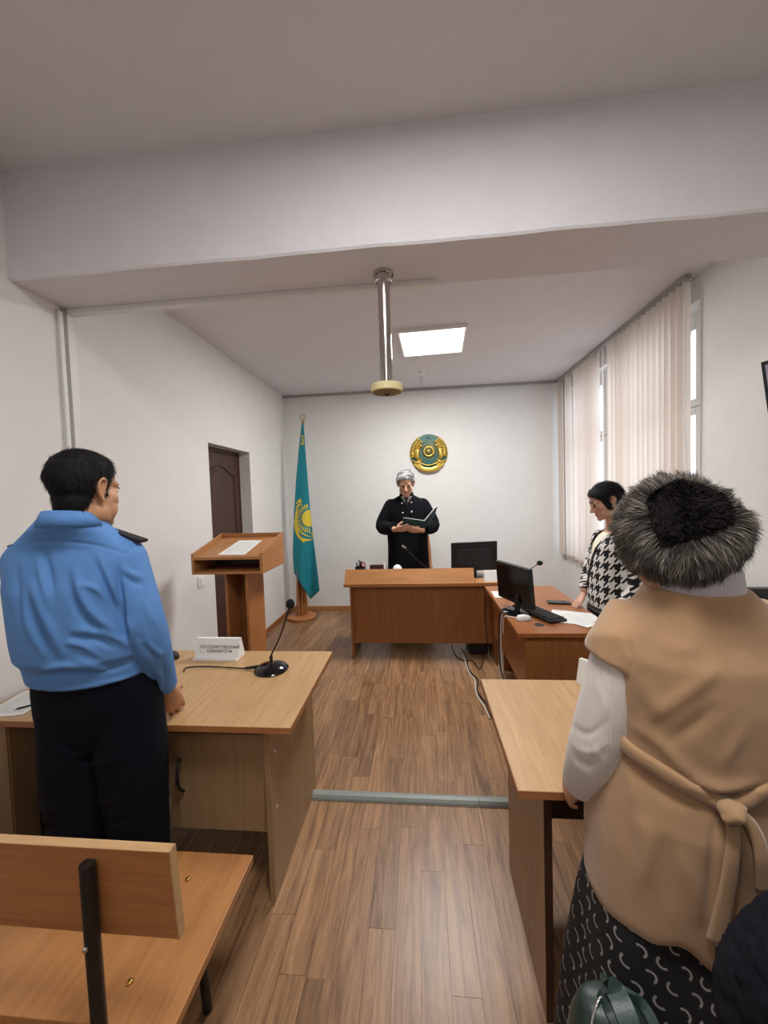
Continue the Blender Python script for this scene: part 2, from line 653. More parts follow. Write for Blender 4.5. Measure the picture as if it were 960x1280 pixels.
# vertical blinds
bl = thing('vertical_blind', 'beige vertical fabric blind hanging from a ceiling rail across the window', 'blind', (1.85, 2.95, 3.0))
part('blind_rail', MB().box(1.83, 1.875, 2.84, 5.26, ZC - .032, ZC, .003), 'greytrim', bl)
NS = 30
Hs = 2.22
me_slat = {}
def slat_mesh(w, h):
    vs, fs = [], []
    nx, nz = 4, 10
    for j in range(nz + 1):
        for i in range(nx + 1):
            u = i / nx - .5
            vs.append((u * w, .006 * (1 - 4 * u * u), -h * j / nz))
    for j in range(nz):
        for i in range(nx):
            a = j * (nx + 1) + i
            fs.append((a, a + 1, a + nx + 2, a + nx + 1))
    me = meshof('slat', vs, fs, M['slat'], True)
    return me
smesh = slat_mesh(.089, Hs)
bmb = MB().box(-.042, .042, -.002, .004, -Hs - .001, -Hs + .028)
wmesh = meshof('slat_weight', bmb.v, bmb.f, M['slat'])
cmb = MB().box(-.006, .006, -.004, .004, -.012, .03)
clipmesh = meshof('slat_clip', cmb.v, cmb.f, M['whiteplastic'])
yy = 2.885
k = 0
while yy < 5.24:
    # slats turned by different amounts: a tight bunch near the camera, gaps further along
    if yy < 3.95: ang, step = 64, .072
    elif yy < 4.2: ang, step = (-58 if k % 2 else -74), .09
    elif yy < 4.72: ang, step = 56, .077
    else: ang, step = (62, -62, -70)[k % 3], .088
    ang += random.uniform(-7, 7)
    s_ = bpy.data.objects.new('slat', smesh)
    link(s_, bl)
    sway = random.uniform(-.006, .006)
    s_.location = (1.852 - 1.85, yy - 2.95, ZC - .05 - 3.0)
    s_.rotation_euler = (random.uniform(-.004, .004), sway * .5, math.radians(-ang))
    for mm, nm in ((wmesh, 'slat_weight'), (clipmesh, 'slat_clip')):
        w_ = bpy.data.objects.new(nm, mm)
        link(w_, s_)
    yy += step
    k += 1
part('bead_chain', MB().tube([(1.845, 2.85, ZC - .03), (1.84, 2.85, 2.0), (1.86, 2.83, 1.2)], .0025, 6), 'whiteplastic', bl)

# lamps
def led_panel(x, y, z, label, rz=0.0):
    t = thing('ceiling_light', label, 'ceiling light', (x, y, z), rz)
    W = wmat(t)
    h = .3
    mb = MB()
    for a in ((-h, h, -h, -h + .018), (-h, h, h - .018, h), (-h, -h + .018, -h + .018, h - .018), (h - .018, h, -h + .018, h - .018)):
        mb.box(a[0], a[1], a[2], a[3], -.03, 0)
    mb.v = [W @ p for p in mb.v]
    part('lamp_frame', mb, 'whiteplastic', t)
    mb = MB().box(-h + .018, h - .018, -h + .018, h - .018, -.024, -.004)
    mb.v = [W @ p for p in mb.v]
    part('diffuser', mb, 'led', t)
    a = area('lamp_light', (0, 0, -.036), (0, 0, 0), .55, .55, 20, (1, .985, .965))
    a.parent = t
    return t, a
L1, A1 = led_panel(.163, 3.68, ZC, 'square white ceiling light panel glowing in front of the back wall', -.05)
A1.data.energy = 60
L2, A2 = led_panel(.1, .42, ZN, 'unseen square ceiling light panel, added straight above the camera to light the foreground', 0)  # assumed lamp, added to brighten the near half of the room
A2.data.energy = 32
L3, A3 = led_panel(.1, -1.15, ZN, 'unseen square ceiling light panel, added behind the camera to soften foreground shadows', 0)  # added fill lamp, eases the hat's hard shadow on the vest
A3.data.energy = 6

# drop pole under the beam
pp = thing('ceiling_pole', 'chrome drop pole with a cream disc hanging from the beam', 'pole', (-.139, 1.85, 2.645))
lathe_part('flange', [(.048, 2.63), (.048, 2.645)], (-.139, 1.85, 0), 'chrome', pp)
lathe_part('collar', [(.036, 2.6), (.04, 2.604), (.04, 2.626), (.036, 2.63)], (-.139, 1.85, 0), 'chrome', pp)
lathe_part('pole_tube', [(.029, 2.1), (.029, 2.6)], (-.139, 1.85, 0), 'chrome', pp)
for a in range(4):
    an = a * PI / 2 + .5
    part('bolt', MB().ell((-.139 + .043 * math.cos(an), 1.85 + .043 * math.sin(an), 2.628), (.005, .005, .004), n=8, k=6), 'chrome', pp)
lathe_part('disc_plate', [(.07, 2.088), (.076, 2.091), (.076, 2.12), (.072, 2.125), (.03, 2.126)], (-.139, 1.85, 0), 'cream', pp, 36)
lathe_part('disc_underside', [(.02, 2.083), (.068, 2.0875), (.068, 2.0885)], (-.139, 1.85, 0), plain('worn_brown', '#8d7a55', .7, vary=.3), pp, 36)
part('disc_hook', MB().tube([(-.15, 1.845, 2.084), (-.14, 1.84, 2.072), (-.125, 1.845, 2.084)], .004, 8), 'black', pp)
# small ceiling sensor
se = thing('ceiling_sensor', 'small white ceiling sensor on a thin wire near the back wall', 'sensor', (.07, 4.57, ZC))
lathe_part('sensor_base', [(.05, -.012), (.052, 0)], (.07, 4.57, ZC), 'whiteplastic', se)
lathe_part('sensor_head', [(.02, -.04), (.032, -.03), (.034, -.012)], (.07, 4.57, ZC), 'whiteplastic', se)
part('sensor_wire', MB().box(.066, .074, 4.6, YB - .027, ZC - .006, ZC), 'greytrim', se)
# wall socket plate
sk = thing('wall_socket', 'square white switch plate on the left wall beside the doorway', 'switch', (XL, 3.07, .92))
box('switch_plate', XL, XL + .009, 3.02, 3.12, .87, .97, 'whiteplastic', sk)
box('rocker', XL + .009, XL + .014, 3.04, 3.1, .89, .95, 'whiteplastic', sk)

# ------------------------------------------------------------------ furniture
def P3(px, py, axis, val): return at(px, py, axis, val)

# left desk (prosecution side)
ld = thing('desk', 'light oak desk on the left with a hanging cabinet door and black handle', 'desk', (-1.15, 1.7, 0))
box('desk_top', -1.845, -.5, 1.347, 2.045, .727, .75, 'oak_y', ld, .0015)
part('edge_band', MB().box(-1.845, -.5, 1.3445, 1.347, .727, .75).box(-.5, -.4975, 1.3445, 2.045, .727, .75), 'oak_edge', ld)
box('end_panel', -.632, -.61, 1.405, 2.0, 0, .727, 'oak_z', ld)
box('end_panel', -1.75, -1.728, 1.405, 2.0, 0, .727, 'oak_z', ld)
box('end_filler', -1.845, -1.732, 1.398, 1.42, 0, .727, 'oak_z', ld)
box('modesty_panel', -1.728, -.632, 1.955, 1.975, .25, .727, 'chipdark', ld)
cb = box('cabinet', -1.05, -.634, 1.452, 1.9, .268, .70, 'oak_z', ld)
box('recess_shade_strip', -1.048, -.636, 1.45, 1.4525, .668, .726, 'chipdark', ld)  # dark strip standing in for the shade in the gap above the door
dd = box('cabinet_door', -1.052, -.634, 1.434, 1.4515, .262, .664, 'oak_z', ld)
part('cabinet_handle', MB().tube(bez((-1.0, 1.434, .555), (-.99, 1.385, .53), (-.985, 1.385, .45), (-.99, 1.434, .42), 12), .006, 8), 'black', dd, smooth=True)
for (y, z) in ((1.46, .35), (1.93, .58), (1.46, .58)):
    part('screw_cap', MB().ell((-.6095, y, z), (.002, .006, .006), n=10, k=6), 'whiteplastic', ld)

# lectern
lx0, lx1 = -1.54, -1.045
le = thing('lectern', 'brown wooden lectern with a raised-edge sloping top and open front shelf', 'lectern', (-1.27, 2.63, 0))
side = [(2.44, 1.105), (2.85, 1.105), (2.85, 1.345), (2.44, 1.245)]
for x in (lx0, lx1 - .018): part('side_panel', MB().prism(side, 'x', x, x + .018), 'beech_y', le)
box('back_panel', lx0 + .018, lx1 - .018, 2.832, 2.85, 1.105, 1.343, 'beech_x', le)
box('box_bottom', lx0 + .018, lx1 - .018, 2.442, 2.832, 1.105, 1.123, 'beech_x', le)
part('sloping_top', MB().prism([(2.442, 1.203), (2.832, 1.295), (2.832, 1.313), (2.442, 1.221)], 'x', lx0 + .018, lx1 - .018), 'beech_y', le)
box('shelf_back', lx0 + .018, lx1 - .018, 2.70, 2.715, 1.123, 1.262, 'chipdark', le)
box('column_side', -1.345, -1.327, 2.5, 2.77, .03, 1.105, 'beech_z', le)
box('column_side', -1.2, -1.182, 2.5, 2.77, .03, 1.105, 'beech_z', le)
box('column_back', -1.327, -1.2, 2.7, 2.718, .03, 1.105, 'beech_z', le)
box('base_plate', -1.46, -1.08, 2.42, 2.85, 0, .03, 'beech_x', le, .004)
n_ = Vector((0, .4, .0945)).normalized()
def onslope(x, t): return Vector((x, 2.442 + .39 * t, 1.2225 + .092 * t))
lp = sheet('paper_sheet', [onslope(-1.375, .1), onslope(-1.18, .08), onslope(-1.17, .78), onslope(-1.35, .8)], 'print')
tag(lp, 'printed sheet lying on the sloping top of the brown lectern', 'paper')

# flag and stand
fg = thing('flag_stand', 'round wooden flag stand holding the sky blue flag in the corner', 'flag stand', (-1.6, 4.93, 0))
lathe_part('base_disc', [(.185, 0), (.19, .01), (.19, .03), (.18, .038)], (-1.6, 4.93, 0), 'beech_x', fg, 40)
part('stand_column', MB().prism([(-1.68, .038), (-1.53, .038), (-1.555, .75), (-1.65, .75)], 'y', 4.95, 5.0), 'beech_z', fg)
part('stand_column', MB().prism([(-1.63, .038), (-1.615, .038), (-1.615, .7), (-1.63, .6)], 'y', 4.87, 4.95), 'beech_z', fg)
part('flag_pole', MB().tube([(-1.60, 4.93, .05), at(378.6, 528, 1, 4.93)], .013, 12), 'beech_z', fg)
fq = at(378.6, 528, 1, 4.93)
part('finial', MB().ell(fq, (.018, .018, .022)).tube([fq, fq + Vector((0, 0, .12))], [.006, .003], 8).tube(
    [(fq.x + .034 * math.sin(a), 4.93, fq.z + .065 + .038 * math.cos(a)) for a in np.linspace(.35, 2 * PI - .35, 20)], .0055, 8), 'brass', fg, smooth=True)

FY = 4.885
def fold(px, py):
    v = (py - 530) / 210
    u = (px - 366) / 33
    return .05 * v * math.sin(u * 9 + v * 2.0) * (.35 + .65 * v) - .02 * v + .012 * math.sin(v * 14 + u * 5) * v
def FS(px, py, off=0.0): return at(px, py, 1, FY + fold(px, py) - off)
def interp(tab, t):
    xs, ys = zip(*tab)
    return float(np.interp(t, xs, ys))
def fpt(u, v):
    yb = interp([(0, 716), (.62, 749), (1, 738)], u)
    py = 529 + (yb - 529) * v
    l = interp([(529, 377), (560, 373.5), (600, 370), (640, 367.5), (690, 366), (716, 367.5), (750, 369)], py)
    r = interp([(529, 379.5), (560, 381.5), (590, 384), (640, 388), (680, 392.5), (720, 397.5), (738, 399.5), (750, 400)], py)
    return l + (r - l) * u, py
flg = thing('flag', 'sky blue flag with a yellow sun and eagle hanging in folds from its pole', 'flag', (-1.57, FY, .3))
nu, nv = 26, 60
vs = [FS(*fpt(i / nu, j / nv)) for j in range(nv + 1) for i in range(nu + 1)]
fs = [(j * (nu + 1) + i, (j + 1) * (nu + 1) + i, (j + 1) * (nu + 1) + i + 1, j * (nu + 1) + i + 1) for j in range(nv) for i in range(nu)]
M['flag'] = plain('flag_cloth', '#12808f', .75, bumpy=(90, .1, .003))
M['flagy'] = plain('flag_yellow', '#dcc63a', .7)
cl = part('flag_cloth', MB().add(vs, fs), 'flag', flg, smooth=True)
md = cl.modifiers.new('thick', 'SOLIDIFY')
md.thickness = .003
md.offset = -1
def fpoly(mb, poly):
    """flat print on the cloth: fine triangulated polygon laid on the folds"""
    c = (sum(p[0] for p in poly) / len(poly), sum(p[1] for p in poly) / len(poly))
    vv = [FS(*c, .004)]
    R = 4
    for k in range(1, R + 1):
        for p in poly: vv.append(FS(c[0] + (p[0] - c[0]) * k / R, c[1] + (p[1] - c[1]) * k / R, .004))
    n = len(poly)
    ff = [(0, 1 + (i + 1) % n, 1 + i) for i in range(n)]
    for k in range(R - 1):
        for i in range(n):
            a, b = 1 + k * n + i, 1 + k * n + (i + 1) % n
            ff.append((a, b, b + n, a + n))
    mb.add(vv, ff)
SX, SY = 387.0, 648.0
def clipx(px, py): return min(px, interp([(529, 379.5), (590, 384), (640, 388), (680, 392.5), (720, 397.5)], py) - .1)
mb = MB()
fpoly(mb, [(clipx(SX + 10 * math.cos(a), SY + 10.5 * math.sin(a)), SY + 10.5 * math.sin(a)) for a in np.linspace(0, 2 * PI, 36)[:-1]])
part('flag_sun', mb, 'flagy', cl)
mb = MB()
for i in range(32):
    a = 2 * PI * i / 32
    q = []
    for r, d in ((11.6, -.035), (16.8, -.06), (17.6, 0), (16.8, .06), (11.6, .035)):
        q.append((SX + r * math.cos(a + d), SY + 1.05 * r * math.sin(a + d)))
    if all(p[0] <= clipx(*p) + .05 for p in q): fpoly(mb, q)
part('flag_sun_rays', mb, 'flagy', cl)
mb = MB()
def stroke(pts, w):
    P = spline([(p[0], p[1], 0) for p in pts], 5)
    L, Rr = [], []
    for i, p in enumerate(P):
        t = (P[min(i + 1, len(P) - 1)] - P[max(i - 1, 0)]).normalized()
        ww = w * math.sin(PI * min(.97, max(.08, i / (len(P) - 1)))) * .5 + .12
        L.append((p.x - t.y * ww, p.y + t.x * ww))
        Rr.append((p.x + t.y * ww, p.y - t.x * ww))
    n = len(P)
    mb.add([FS(*p, .0042) for p in L] + [FS(*p, .0042) for p in Rr], [(i, i + 1, n + i + 1, n + i) for i in range(n - 1)])
for pts, w in (([(376.5, 628), (371.5, 636), (370, 648), (372, 660), (380, 668), (391, 672)], 2.6), ([(367.5, 650), (370, 663), (375, 672), (384, 675), (391.5, 674)], 3.0),
               ([(377, 629), (374, 627), (369.5, 630)], 2.4), ([(377.5, 631), (373.5, 631), (369.6, 635)], 2.0), ([(377, 627), (375.5, 624.5), (371.5, 626)], 1.6), ([(369, 655), (373, 668), (379, 676.5), (381.5, 677)], 2.2),
               ([(391, 672), (390.6, 667), (389, 666)], 2.2)):
    stroke(pts, w)
part('flag_eagle', mb, 'flagy', cl)
mb = MB()
for pts, w in (([(376.5, 552), (378, 547.5), (379.5, 552), (378, 556), (376.5, 552)], 1.0), ([(376, 547), (378, 544), (380, 547)], .9), ([(375.5, 557), (378, 553.5), (380.6, 556)], .9)): stroke(pts, w)
part('flag_ornament', mb, 'flagy', cl)

# state emblem on the back wall
EX, EZ, EY = .147, 2.152, YB
em = thing('emblem', 'round gold and green state emblem on the back wall above the judge', 'emblem', (EX, EY, EZ))
M['teal'] = plain('emblem_teal', '#2f5f55', .45, .15, bumpy=(90, .2, .004))
def disc(r, y0, y1, dx=0, dz=0): return [(r, y0), (r, y1)]
lathe_part('emblem_disc', [(.25, 0), (.256, .012), (.25, .02), (.02, .028)], (EX, EY, EZ), 'teal', em, 48, axis=(0, -1, 0))
def eP(x, z, h=.03): return Vector((EX + x, EY - h, EZ + z))
part('emblem_rim', MB().tube([eP(.252 * math.sin(a), .252 * math.cos(a), .014) for a in np.linspace(.33, 2 * PI - .33, 48)], .007, 8), 'gold', em, smooth=True)
part('shanyrak_ring', MB().tube([eP(.062 * math.cos(a), .02 + .062 * math.sin(a), .045) for a in np.linspace(0, 2 * PI, 33)], .013, 10, cap=False), 'gold', em, smooth=True)
part('shanyrak_dome', MB().ell(eP(0, .02, .03), (.052, .022, .052)), 'teal', em, smooth=True)
mb = MB()
for a in (.35, -.35, PI / 2 + .35, PI / 2 - .35):
    d = Vector((math.cos(a), 0, math.sin(a))) * .05
    c = eP(0, .02, .05)
    mb.tube([c - d, c + Vector((0, -.006, 0)), c + d], .005, 6)
part('shanyrak_lattice', mb, 'gold', em, smooth=True)
mb = MB()
for i in range(40):
    a = 2 * PI * i / 40
    mb.tube([eP(.082 * math.cos(a), .02 + .082 * math.sin(a), .03), eP((.11 + .03 * (math.sin(a) > -.4)) * math.cos(a), .02 + (.115 + .05 * max(0, math.sin(a))) * math.sin(a), .024)], [.003, .001], 5)
part('emblem_rays', mb, 'gold', em)
for sgn in (-1, 1):
    # winged horse: rows of feathers rising along the rim, body, neck and horn below them
    for r0, cnt, ln, a0, a1 in ((.222, 10, .052, .62, 1.75), (.182, 8, .046, .55, 1.6), (.146, 6, .036, .75, 1.55)):
        mb = MB()
        for i in range(cnt):
            a = a0 + (a1 - a0) * i / (cnt - 1)
            c = eP(sgn * r0 * math.sin(a), r0 * math.cos(a), .036)
            rot = Matrix.Rotation(sgn * (a + .5), 3, 'Y')
            mb.ell(c, (.011, .012, ln * .55), rot, 10, 8)
        part('wing_feathers', mb, 'gold', em, smooth=True)
    mb = MB()
    mb.tube([eP(sgn * .12, .1, .04), eP(sgn * .15, .03, .045), eP(sgn * .16, -.04, .045), eP(sgn * .14, -.11, .04)], [.012, .026, .03, .018], 10)
    mb.tube([eP(sgn * .13, .12, .045), eP(sgn * .1, .1, .045), eP(sgn * .09, .08, .045)], [.012, .014, .007], 8)
    mb.tube([eP(sgn * .1, -.09, .04), eP(sgn * .16, -.13, .045), eP(sgn * .22, -.1, .035)], [.02, .022, .008], 8)
    mb.tube([eP(sgn * .19, -.06, .035), eP(sgn * .215, -.01, .035), eP(sgn * .205, .05, .03)], [.014, .012, .005], 8)
    part('winged_horse', mb, 'gold', em, smooth=True)
    part('ribbon_end', MB().prism([(EX + sgn * .1, EZ - .15), (EX + sgn * .185, EZ - .1), (EX + sgn * .2, EZ - .155), (EX + sgn * .13, EZ - .22)], 'y', EY - .05, EY - .02), 'gold', em)
mb = MB()
vs, fs = [], []
for i in range(21):
    a = -.55 + 1.1 * i / 20
    for r, h in ((.2, .02), (.2, .048), (.232, .056), (.262, .048), (.262, .012)):
        vs.append(eP(r * math.sin(a), -r * math.cos(a), h))
for i in range(20):
    for k in range(4):
        q = i * 5 + k
        fs.append((q, q + 1, q + 6, q + 5))
part('emblem_ribbon', mb.add(vs, fs), 'gold', em, smooth='auto')
part('ribbon_trim', MB().tube([eP(.185 * math.sin(a), -.185 * math.cos(a) + .02, .045) for a in np.linspace(-.7, .7, 20)], .009, 8), 'gold', em, smooth=True)
sp = []
for i in range(10):
    a = PI / 2 + PI * i / 5
    r = .024 if i % 2 == 0 else .01
    sp.append((EX + r * math.cos(a), EZ + .215 + r * math.sin(a)))
part('emblem_star', MB().prism(sp, 'y', EY - .04, EY - .02), plain('star_teal', '#123f3f', .4), em)

# judge's desk
jd = thing('judge_desk', "long brown wooden desk in front of the judge with a raised sloping front board", 'desk', (0, 3.85, 0))
box('desk_top', -.755, .76, 3.635, 4.12, .718, .75, 'cherry_x', jd)
part('front_board', MB().prism([(3.646, .7505), (3.675, .7505), (3.748, .868), (3.725, .876)], 'x', -.748, .5), 'cherry_x', jd)
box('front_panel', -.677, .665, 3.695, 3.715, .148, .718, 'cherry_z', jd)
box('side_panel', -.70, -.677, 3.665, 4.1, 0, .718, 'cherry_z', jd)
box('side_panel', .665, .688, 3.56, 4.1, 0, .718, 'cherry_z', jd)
part('desk_cable', MB().tube(spline([(.60, 3.69, .70), (.595, 3.688, .45), (.61, 3.688, .15)], 6), .004, 6), 'cableb', jd)

def gooseneck(name, label, base, head, bend, r=.0045, rb=.05, sub=True):
    t = thing(name, label, 'microphone', base)
    b = Vector(base)
    lathe_part('mic_base', [(rb, 0), (rb * 1.02, .006), (rb * .9, .018), (rb * .5, .03), (rb * .2, .034)], b, 'gloss', t, 32)
    h = Vector(head)
    p = spline([b + Vector((0, 0, .03)), b + Vector((0, 0, .07)), b.lerp(h, .5) + Vector(bend), h], 8)
    part('mic_socket', MB().tube([b + Vector((0, 0, .028)), b + Vector((0, 0, .07))], [.009, .008], 10), 'black', t, smooth='auto')
    part('gooseneck', MB().tube(p, r, 8), 'black', t, smooth=True)
    d = (p[-1] - p[-3]).normalized()
    return t, h, d

# mic on the left desk
mb0 = (-.755, 1.815, .75)
t, h, d = gooseneck('desk_microphone', 'black gooseneck microphone standing on the light oak desk at left', mb0, (-.647, 1.80, 1.065), (0, 0, .015), .0042, .082)
part('foam_head', MB().ell(Vector(h) + d * .022, (.021, .021, .025)), 'foam', t, smooth=True)
part('chrome_ring', MB().tube([Vector(mb0) + Vector((0, 0, .026)), Vector(mb0) + Vector((0, 0, .036))], .014, 14), 'chrome', t)
part('mic_cable', MB().tube(spline([(-.83, 1.815, .765), (-.88, 1.81, .758), (-1.05, 1.83, .756), (-1.16, 1.83, .756), (-1.205, 1.81, .756), (-1.19, 1.775, .755)], 6), .0035, 6), 'cableb', t, smooth=True)
part('cable_plug', MB().tube([(-.825, 1.815, .765), (-.89, 1.81, .759)], [.009, .006], 8), 'black', t)

def tent_card(label, c, w, h, dpt, rz, text=None, name='tent_card'):
    t = thing(name, label, 'name card', c, rz)
    W = wmat(t)
    poly = [(-dpt / 2, 0), (dpt / 2, 0), (dpt * .12, h), (-dpt * .12, h)]
    mb = MB().prism(poly, 'x', -w / 2, w / 2)
    mb.v = [W @ p for p in mb.v]
    part('card_body', mb, 'paper', t)
    if text:
        ang = math.atan2(dpt * .38, h)
        F = W @ Matrix.Translation((0, -dpt / 2, 0)) @ Matrix.Rotation(PI / 2 - ang, 4, 'X')
        textmesh('card_text', text, h * .2, F @ Matrix.Translation((w * .07, h * .56, .0006)), M['black'], t, ext=.0002, bold=True)
        mb = MB()
        for a, b in (((-.42, .35), (-.30, .35)), ((-.38, .35), (-.38, .72)), ((-.42, .66), (-.32, .70)), ((-.44, .5), (-.39, .64)), ((-.34, .5), (-.33, .68))):
            mb.tube([F @ Vector((a[0] * w, a[1] * h, .0006)), F @ Vector((b[0] * w, b[1] * h, .0006))], .0008, 5)
        part('scales_mark', mb, plain('grey_print', '#a8abae', .7), t)
        mb = MB().box(-w / 2, w / 2, -dpt / 2 - .012, -dpt / 2, 0, .012)
        mb.v = [W @ p for p in mb.v]
        part('card_fold', mb, 'paper', t)
    return t
tent_card('white folded card with two lines of Cyrillic print on the light oak desk', (-1.105, 1.965, .75), .245, .105, .085, -.02, 'ГОСУДАРСТВЕННЫЙ\nОБВИНИТЕЛЬ')
tent_card('white card at the right end of the judge desk beside the monitor foot', (.68, 3.72, .75), .165, .10, .08, .06)
tent_card('white card standing on the light table beside the cream sleeve', (.73, 1.70, .75), .12, .10, .07, -.9)

def mouse(label, c, rz, mat):
    t = thing('computer_mouse', label, 'computer mouse', c, rz)
    W = wmat(t)
    mb = MB().loft([(0, 0, 0, .029, .052), (.008, 0, 0, .031, .055), (.022, 0, -.004, .027, .047), (.032, 0, -.012, .018, .033), (.036, 0, -.014, .006, .012)], 28)
    mb.v = [W @ p for p in mb.v]
    part('mouse_shell', mb, mat, t, smooth=True)
    mb = MB().box(-.003, .003, .015, .03, .028, .031, .001)
    mb.v = [W @ p for p in mb.v]
    part('scroll_wheel', mb, 'rubber', t)
    return t
mouse("black computer mouse on the light oak desk by the officer's elbow", (-1.37, 1.95, .75), .9, 'black')
mouse('white computer mouse beside the keyboard on the clerk desk', (.665, 2.57, .75), -1.2, 'whiteplastic')

# papers and pen at the far left
for i, (dx, dy, r) in enumerate(((0, 0, .0), (.012, -.01, .06))):
    c = Vector((-1.745, 1.475, .7508 + i * .0012))
    R_ = Matrix.Rotation(.12 + r, 3, 'Z')
    q = [c + R_ @ Vector(p) for p in ((-.08 + dx, -.105, 0), (.08 + dx, -.105, 0), (.08 + dx, .11, 0), (-.08 + dx, .11, 0))]
    o = sheet('paper_sheet', q, 'print')
    tag(o, ['printed sheet on the far left of the light oak desk, lowest of two', 'printed sheet on the far left of the light oak desk, under the pen'][i], 'paper')
pn = thing('pen', 'black pen lying on the papers at the far left', 'pen', (-1.68, 1.44, .755))
part('pen_barrel', MB().tube([(-1.70, 1.42, .757), (-1.64, 1.475, .757)], .0035, 8), 'black', pn)
part('pen_tip', MB().tube([(-1.70, 1.42, .757), (-1.708, 1.4125, .757)], [.0033, .0008], 8), 'chrome', pn)
# PC tower under the left desk and dangling cable
def tower(label, x0, x1, y0, y1, h):
    t = thing('computer_tower', label, 'computer', ((x0 + x1) / 2, (y0 + y1) / 2, 0))
    box('tower_case', x0, x1, y0, y1, .012, h, 'rubber', t, .006)
    box('tower_front', x0 + .01, x1 - .01, y0 - .012, y0, .02, h - .01, 'black', t, .004)
    part('power_button', MB().ell(((x0 + x1) / 2, y0 - .013, h - .06), (.008, .003, .008)), 'chrome', t)
    part('tower_feet', MB().box(x0 + .02, x1 - .02, y0 + .02, y0 + .06, 0, .012).box(x0 + .02, x1 - .02, y1 - .06, y1 - .02, 0, .012), 'rubber', t)
tower('black computer tower under the left end of the light oak desk', -1.72, -1.53, 1.5, 1.9, .4)
tower('black computer tower under the near end of the clerk desk', .72, .9, 2.5, 2.92, .4)
tower('black computer tower under the right end of the judge desk', .45, .63, 3.78, 4.08, .4)
tag(part('power_cable', MB().tube(spline([(-1.17, 1.9, .64), (-1.16, 1.88, .5), (-1.18, 1.86, .4), (-1.15, 1.85, .36), (-1.12, 1.85, .4), (-1.14, 1.86, .45), (-1.17, 1.88, .47), (-1.17, 1.9, .3), (-1.14, 1.89, .01)], 8), .0055, 6), 'cableb', smooth=True, origin=(-1.15, 1.87, 0)),
    'black cable looping down under the light oak desk', 'cable')

# pen cup, name plate, ornament on the judge's desk
pc = thing('pen_holder', 'black pen holder with a red handle at the left end of the judge desk', 'pen holder', (-.62, 3.86, .75))
lathe_part('holder_cup', [(.05, .75), (.055, .755), (.055, .875), (.05, .875), (.05, .80), (.01, .8)], (-.62, 3.86, 0), 'black', pc)
for i, (dx, dy, hh, mt) in enumerate(((-.03, .0, .925, 'black'), (-.01, .02, .945, 'black'), (.012, -.01, .935, 'rubber'), (-.02, -.02, .91, 'cableb'), (.0, .03, .93, 'black'))):
    part('pen', MB().tube([(-.62 + dx * .5, 3.86 + dy * .5, .80), (-.62 + dx * 1.3, 3.86 + dy * 1.3, hh)], .0055, 8), mt, pc)
part('scissor_handle', MB().tube([(-.585 + .017 * math.cos(a), 3.85, .9 + .024 * math.sin(a)) for a in np.linspace(0, 2 * PI, 17)], .006, 8, cap=False), 'red', pc, smooth=True)
npl = thing('desk_plaque', 'dark red plaque with a pale edge behind the front board of the judge desk', 'plaque', (-.44, 3.84, .75))
part('plaque_panel', MB().prism([(3.83, .75), (3.85, .75), (3.875, .895), (3.855, .895)], 'x', -.52, -.378), 'maroon', npl)
part('plaque_edge', MB().prism([(3.825, .75), (3.85, .75), (3.88, .91), (3.86, .91)], 'x', -.376, -.362), 'paper', npl)
part('plaque_edge', MB().prism([(3.825, .75), (3.85, .75), (3.88, .9), (3.86, .9)], 'x', -.532, -.522), 'paper', npl)
orn = thing('desk_ornament', 'small rounded cream object peeping over the front board before the judge', 'ornament', (-.24, 3.87, .75))
lathe_part('ornament_dome', [(.04, .77), (.05, .80), (.05, .835), (.042, .865), (.025, .885), (.006, .892)], (-.24, 3.87, 0), 'paper', orn)
lathe_part('ornament_foot', [(.055, .75), (.055, .765), (.04, .77)], (-.24, 3.87, 0), 'brass', orn)
hd = at(505, 684, 1, 3.80)
t, h, d = gooseneck('desk_microphone', 'thin gooseneck microphone leaning in front of the judge', (.115, 3.93, .75), hd, (.03, 0, -.02), .0038, .04)
part('mic_capsule', MB().tube([Vector(h), Vector(h) + d * .03], .011, 12), 'chrome', t, smooth='auto')

def monitor(label, tl, wv, hv, stand_at, ztop=.75, screen_mat='gloss', back=True):
    """tl: top-left corner seen from the front, wv: width vector, hv: height vector (down)"""
    tl, wv, hv = Vector(tl), Vector(wv), Vector(hv)
    n = wv.cross(-hv).normalized()      # points to the side of the screen
    t = thing('monitor', label, 'monitor', (stand_at[0], stand_at[1], ztop))
    def slab(a, b, c, d, n0, n1):
        P = lambda u, v, w: tl + wv * u + hv * v + n * w
        vs = [P(u, v, w) for w in (n0, n1) for v in (c, d) for u in (a, b)]
        return MB().add(vs, [(0, 2, 3, 1), (4, 5, 7, 6), (0, 1, 5, 4), (2, 6, 7, 3), (0, 4, 6, 2), (1, 3, 7, 5)])
    part('monitor_case', slab(0, 1, 0, 1, -.028, 0), 'black', t)
    part('screen', slab(.025, .975, .04, .93, 0, .002), screen_mat, t)
    part('bezel', slab(0, 1, 0, .04, 0, .004).add(slab(0, 1, .93, 1, 0, .004).v, slab(0, 1, .93, 1, 0, .004).f).add(slab(0, .025, .04, .93, 0, .004).v, slab(0, .025, .04, .93, 0, .004).f).add(slab(.975, 1, .04, .93, 0, .004).v, slab(.975, 1, .04, .93, 0, .004).f), 'black', t)
    part('back_bulge', slab(.14, .86, .22, .82, -.055, -.028), 'rubber', t)
    part('back_seam', slab(.14, .86, .2, .215, -.034, -.028), 'gloss', t)
    c = tl + wv * .5 + hv * .85 - n * .05
    s = Vector((stand_at[0], stand_at[1], ztop))
    part('stand_neck', MB().tube([s + Vector((0, 0, .012)), s + Vector((0, 0, .1)), c], [(.018, .035)] * 3, 12), 'black', t)
    lathe_part('stand_foot', [(.11, 0), (.112, .006), (.09, .014), (.04, .018)], s, 'gloss', t, 32)
    return t
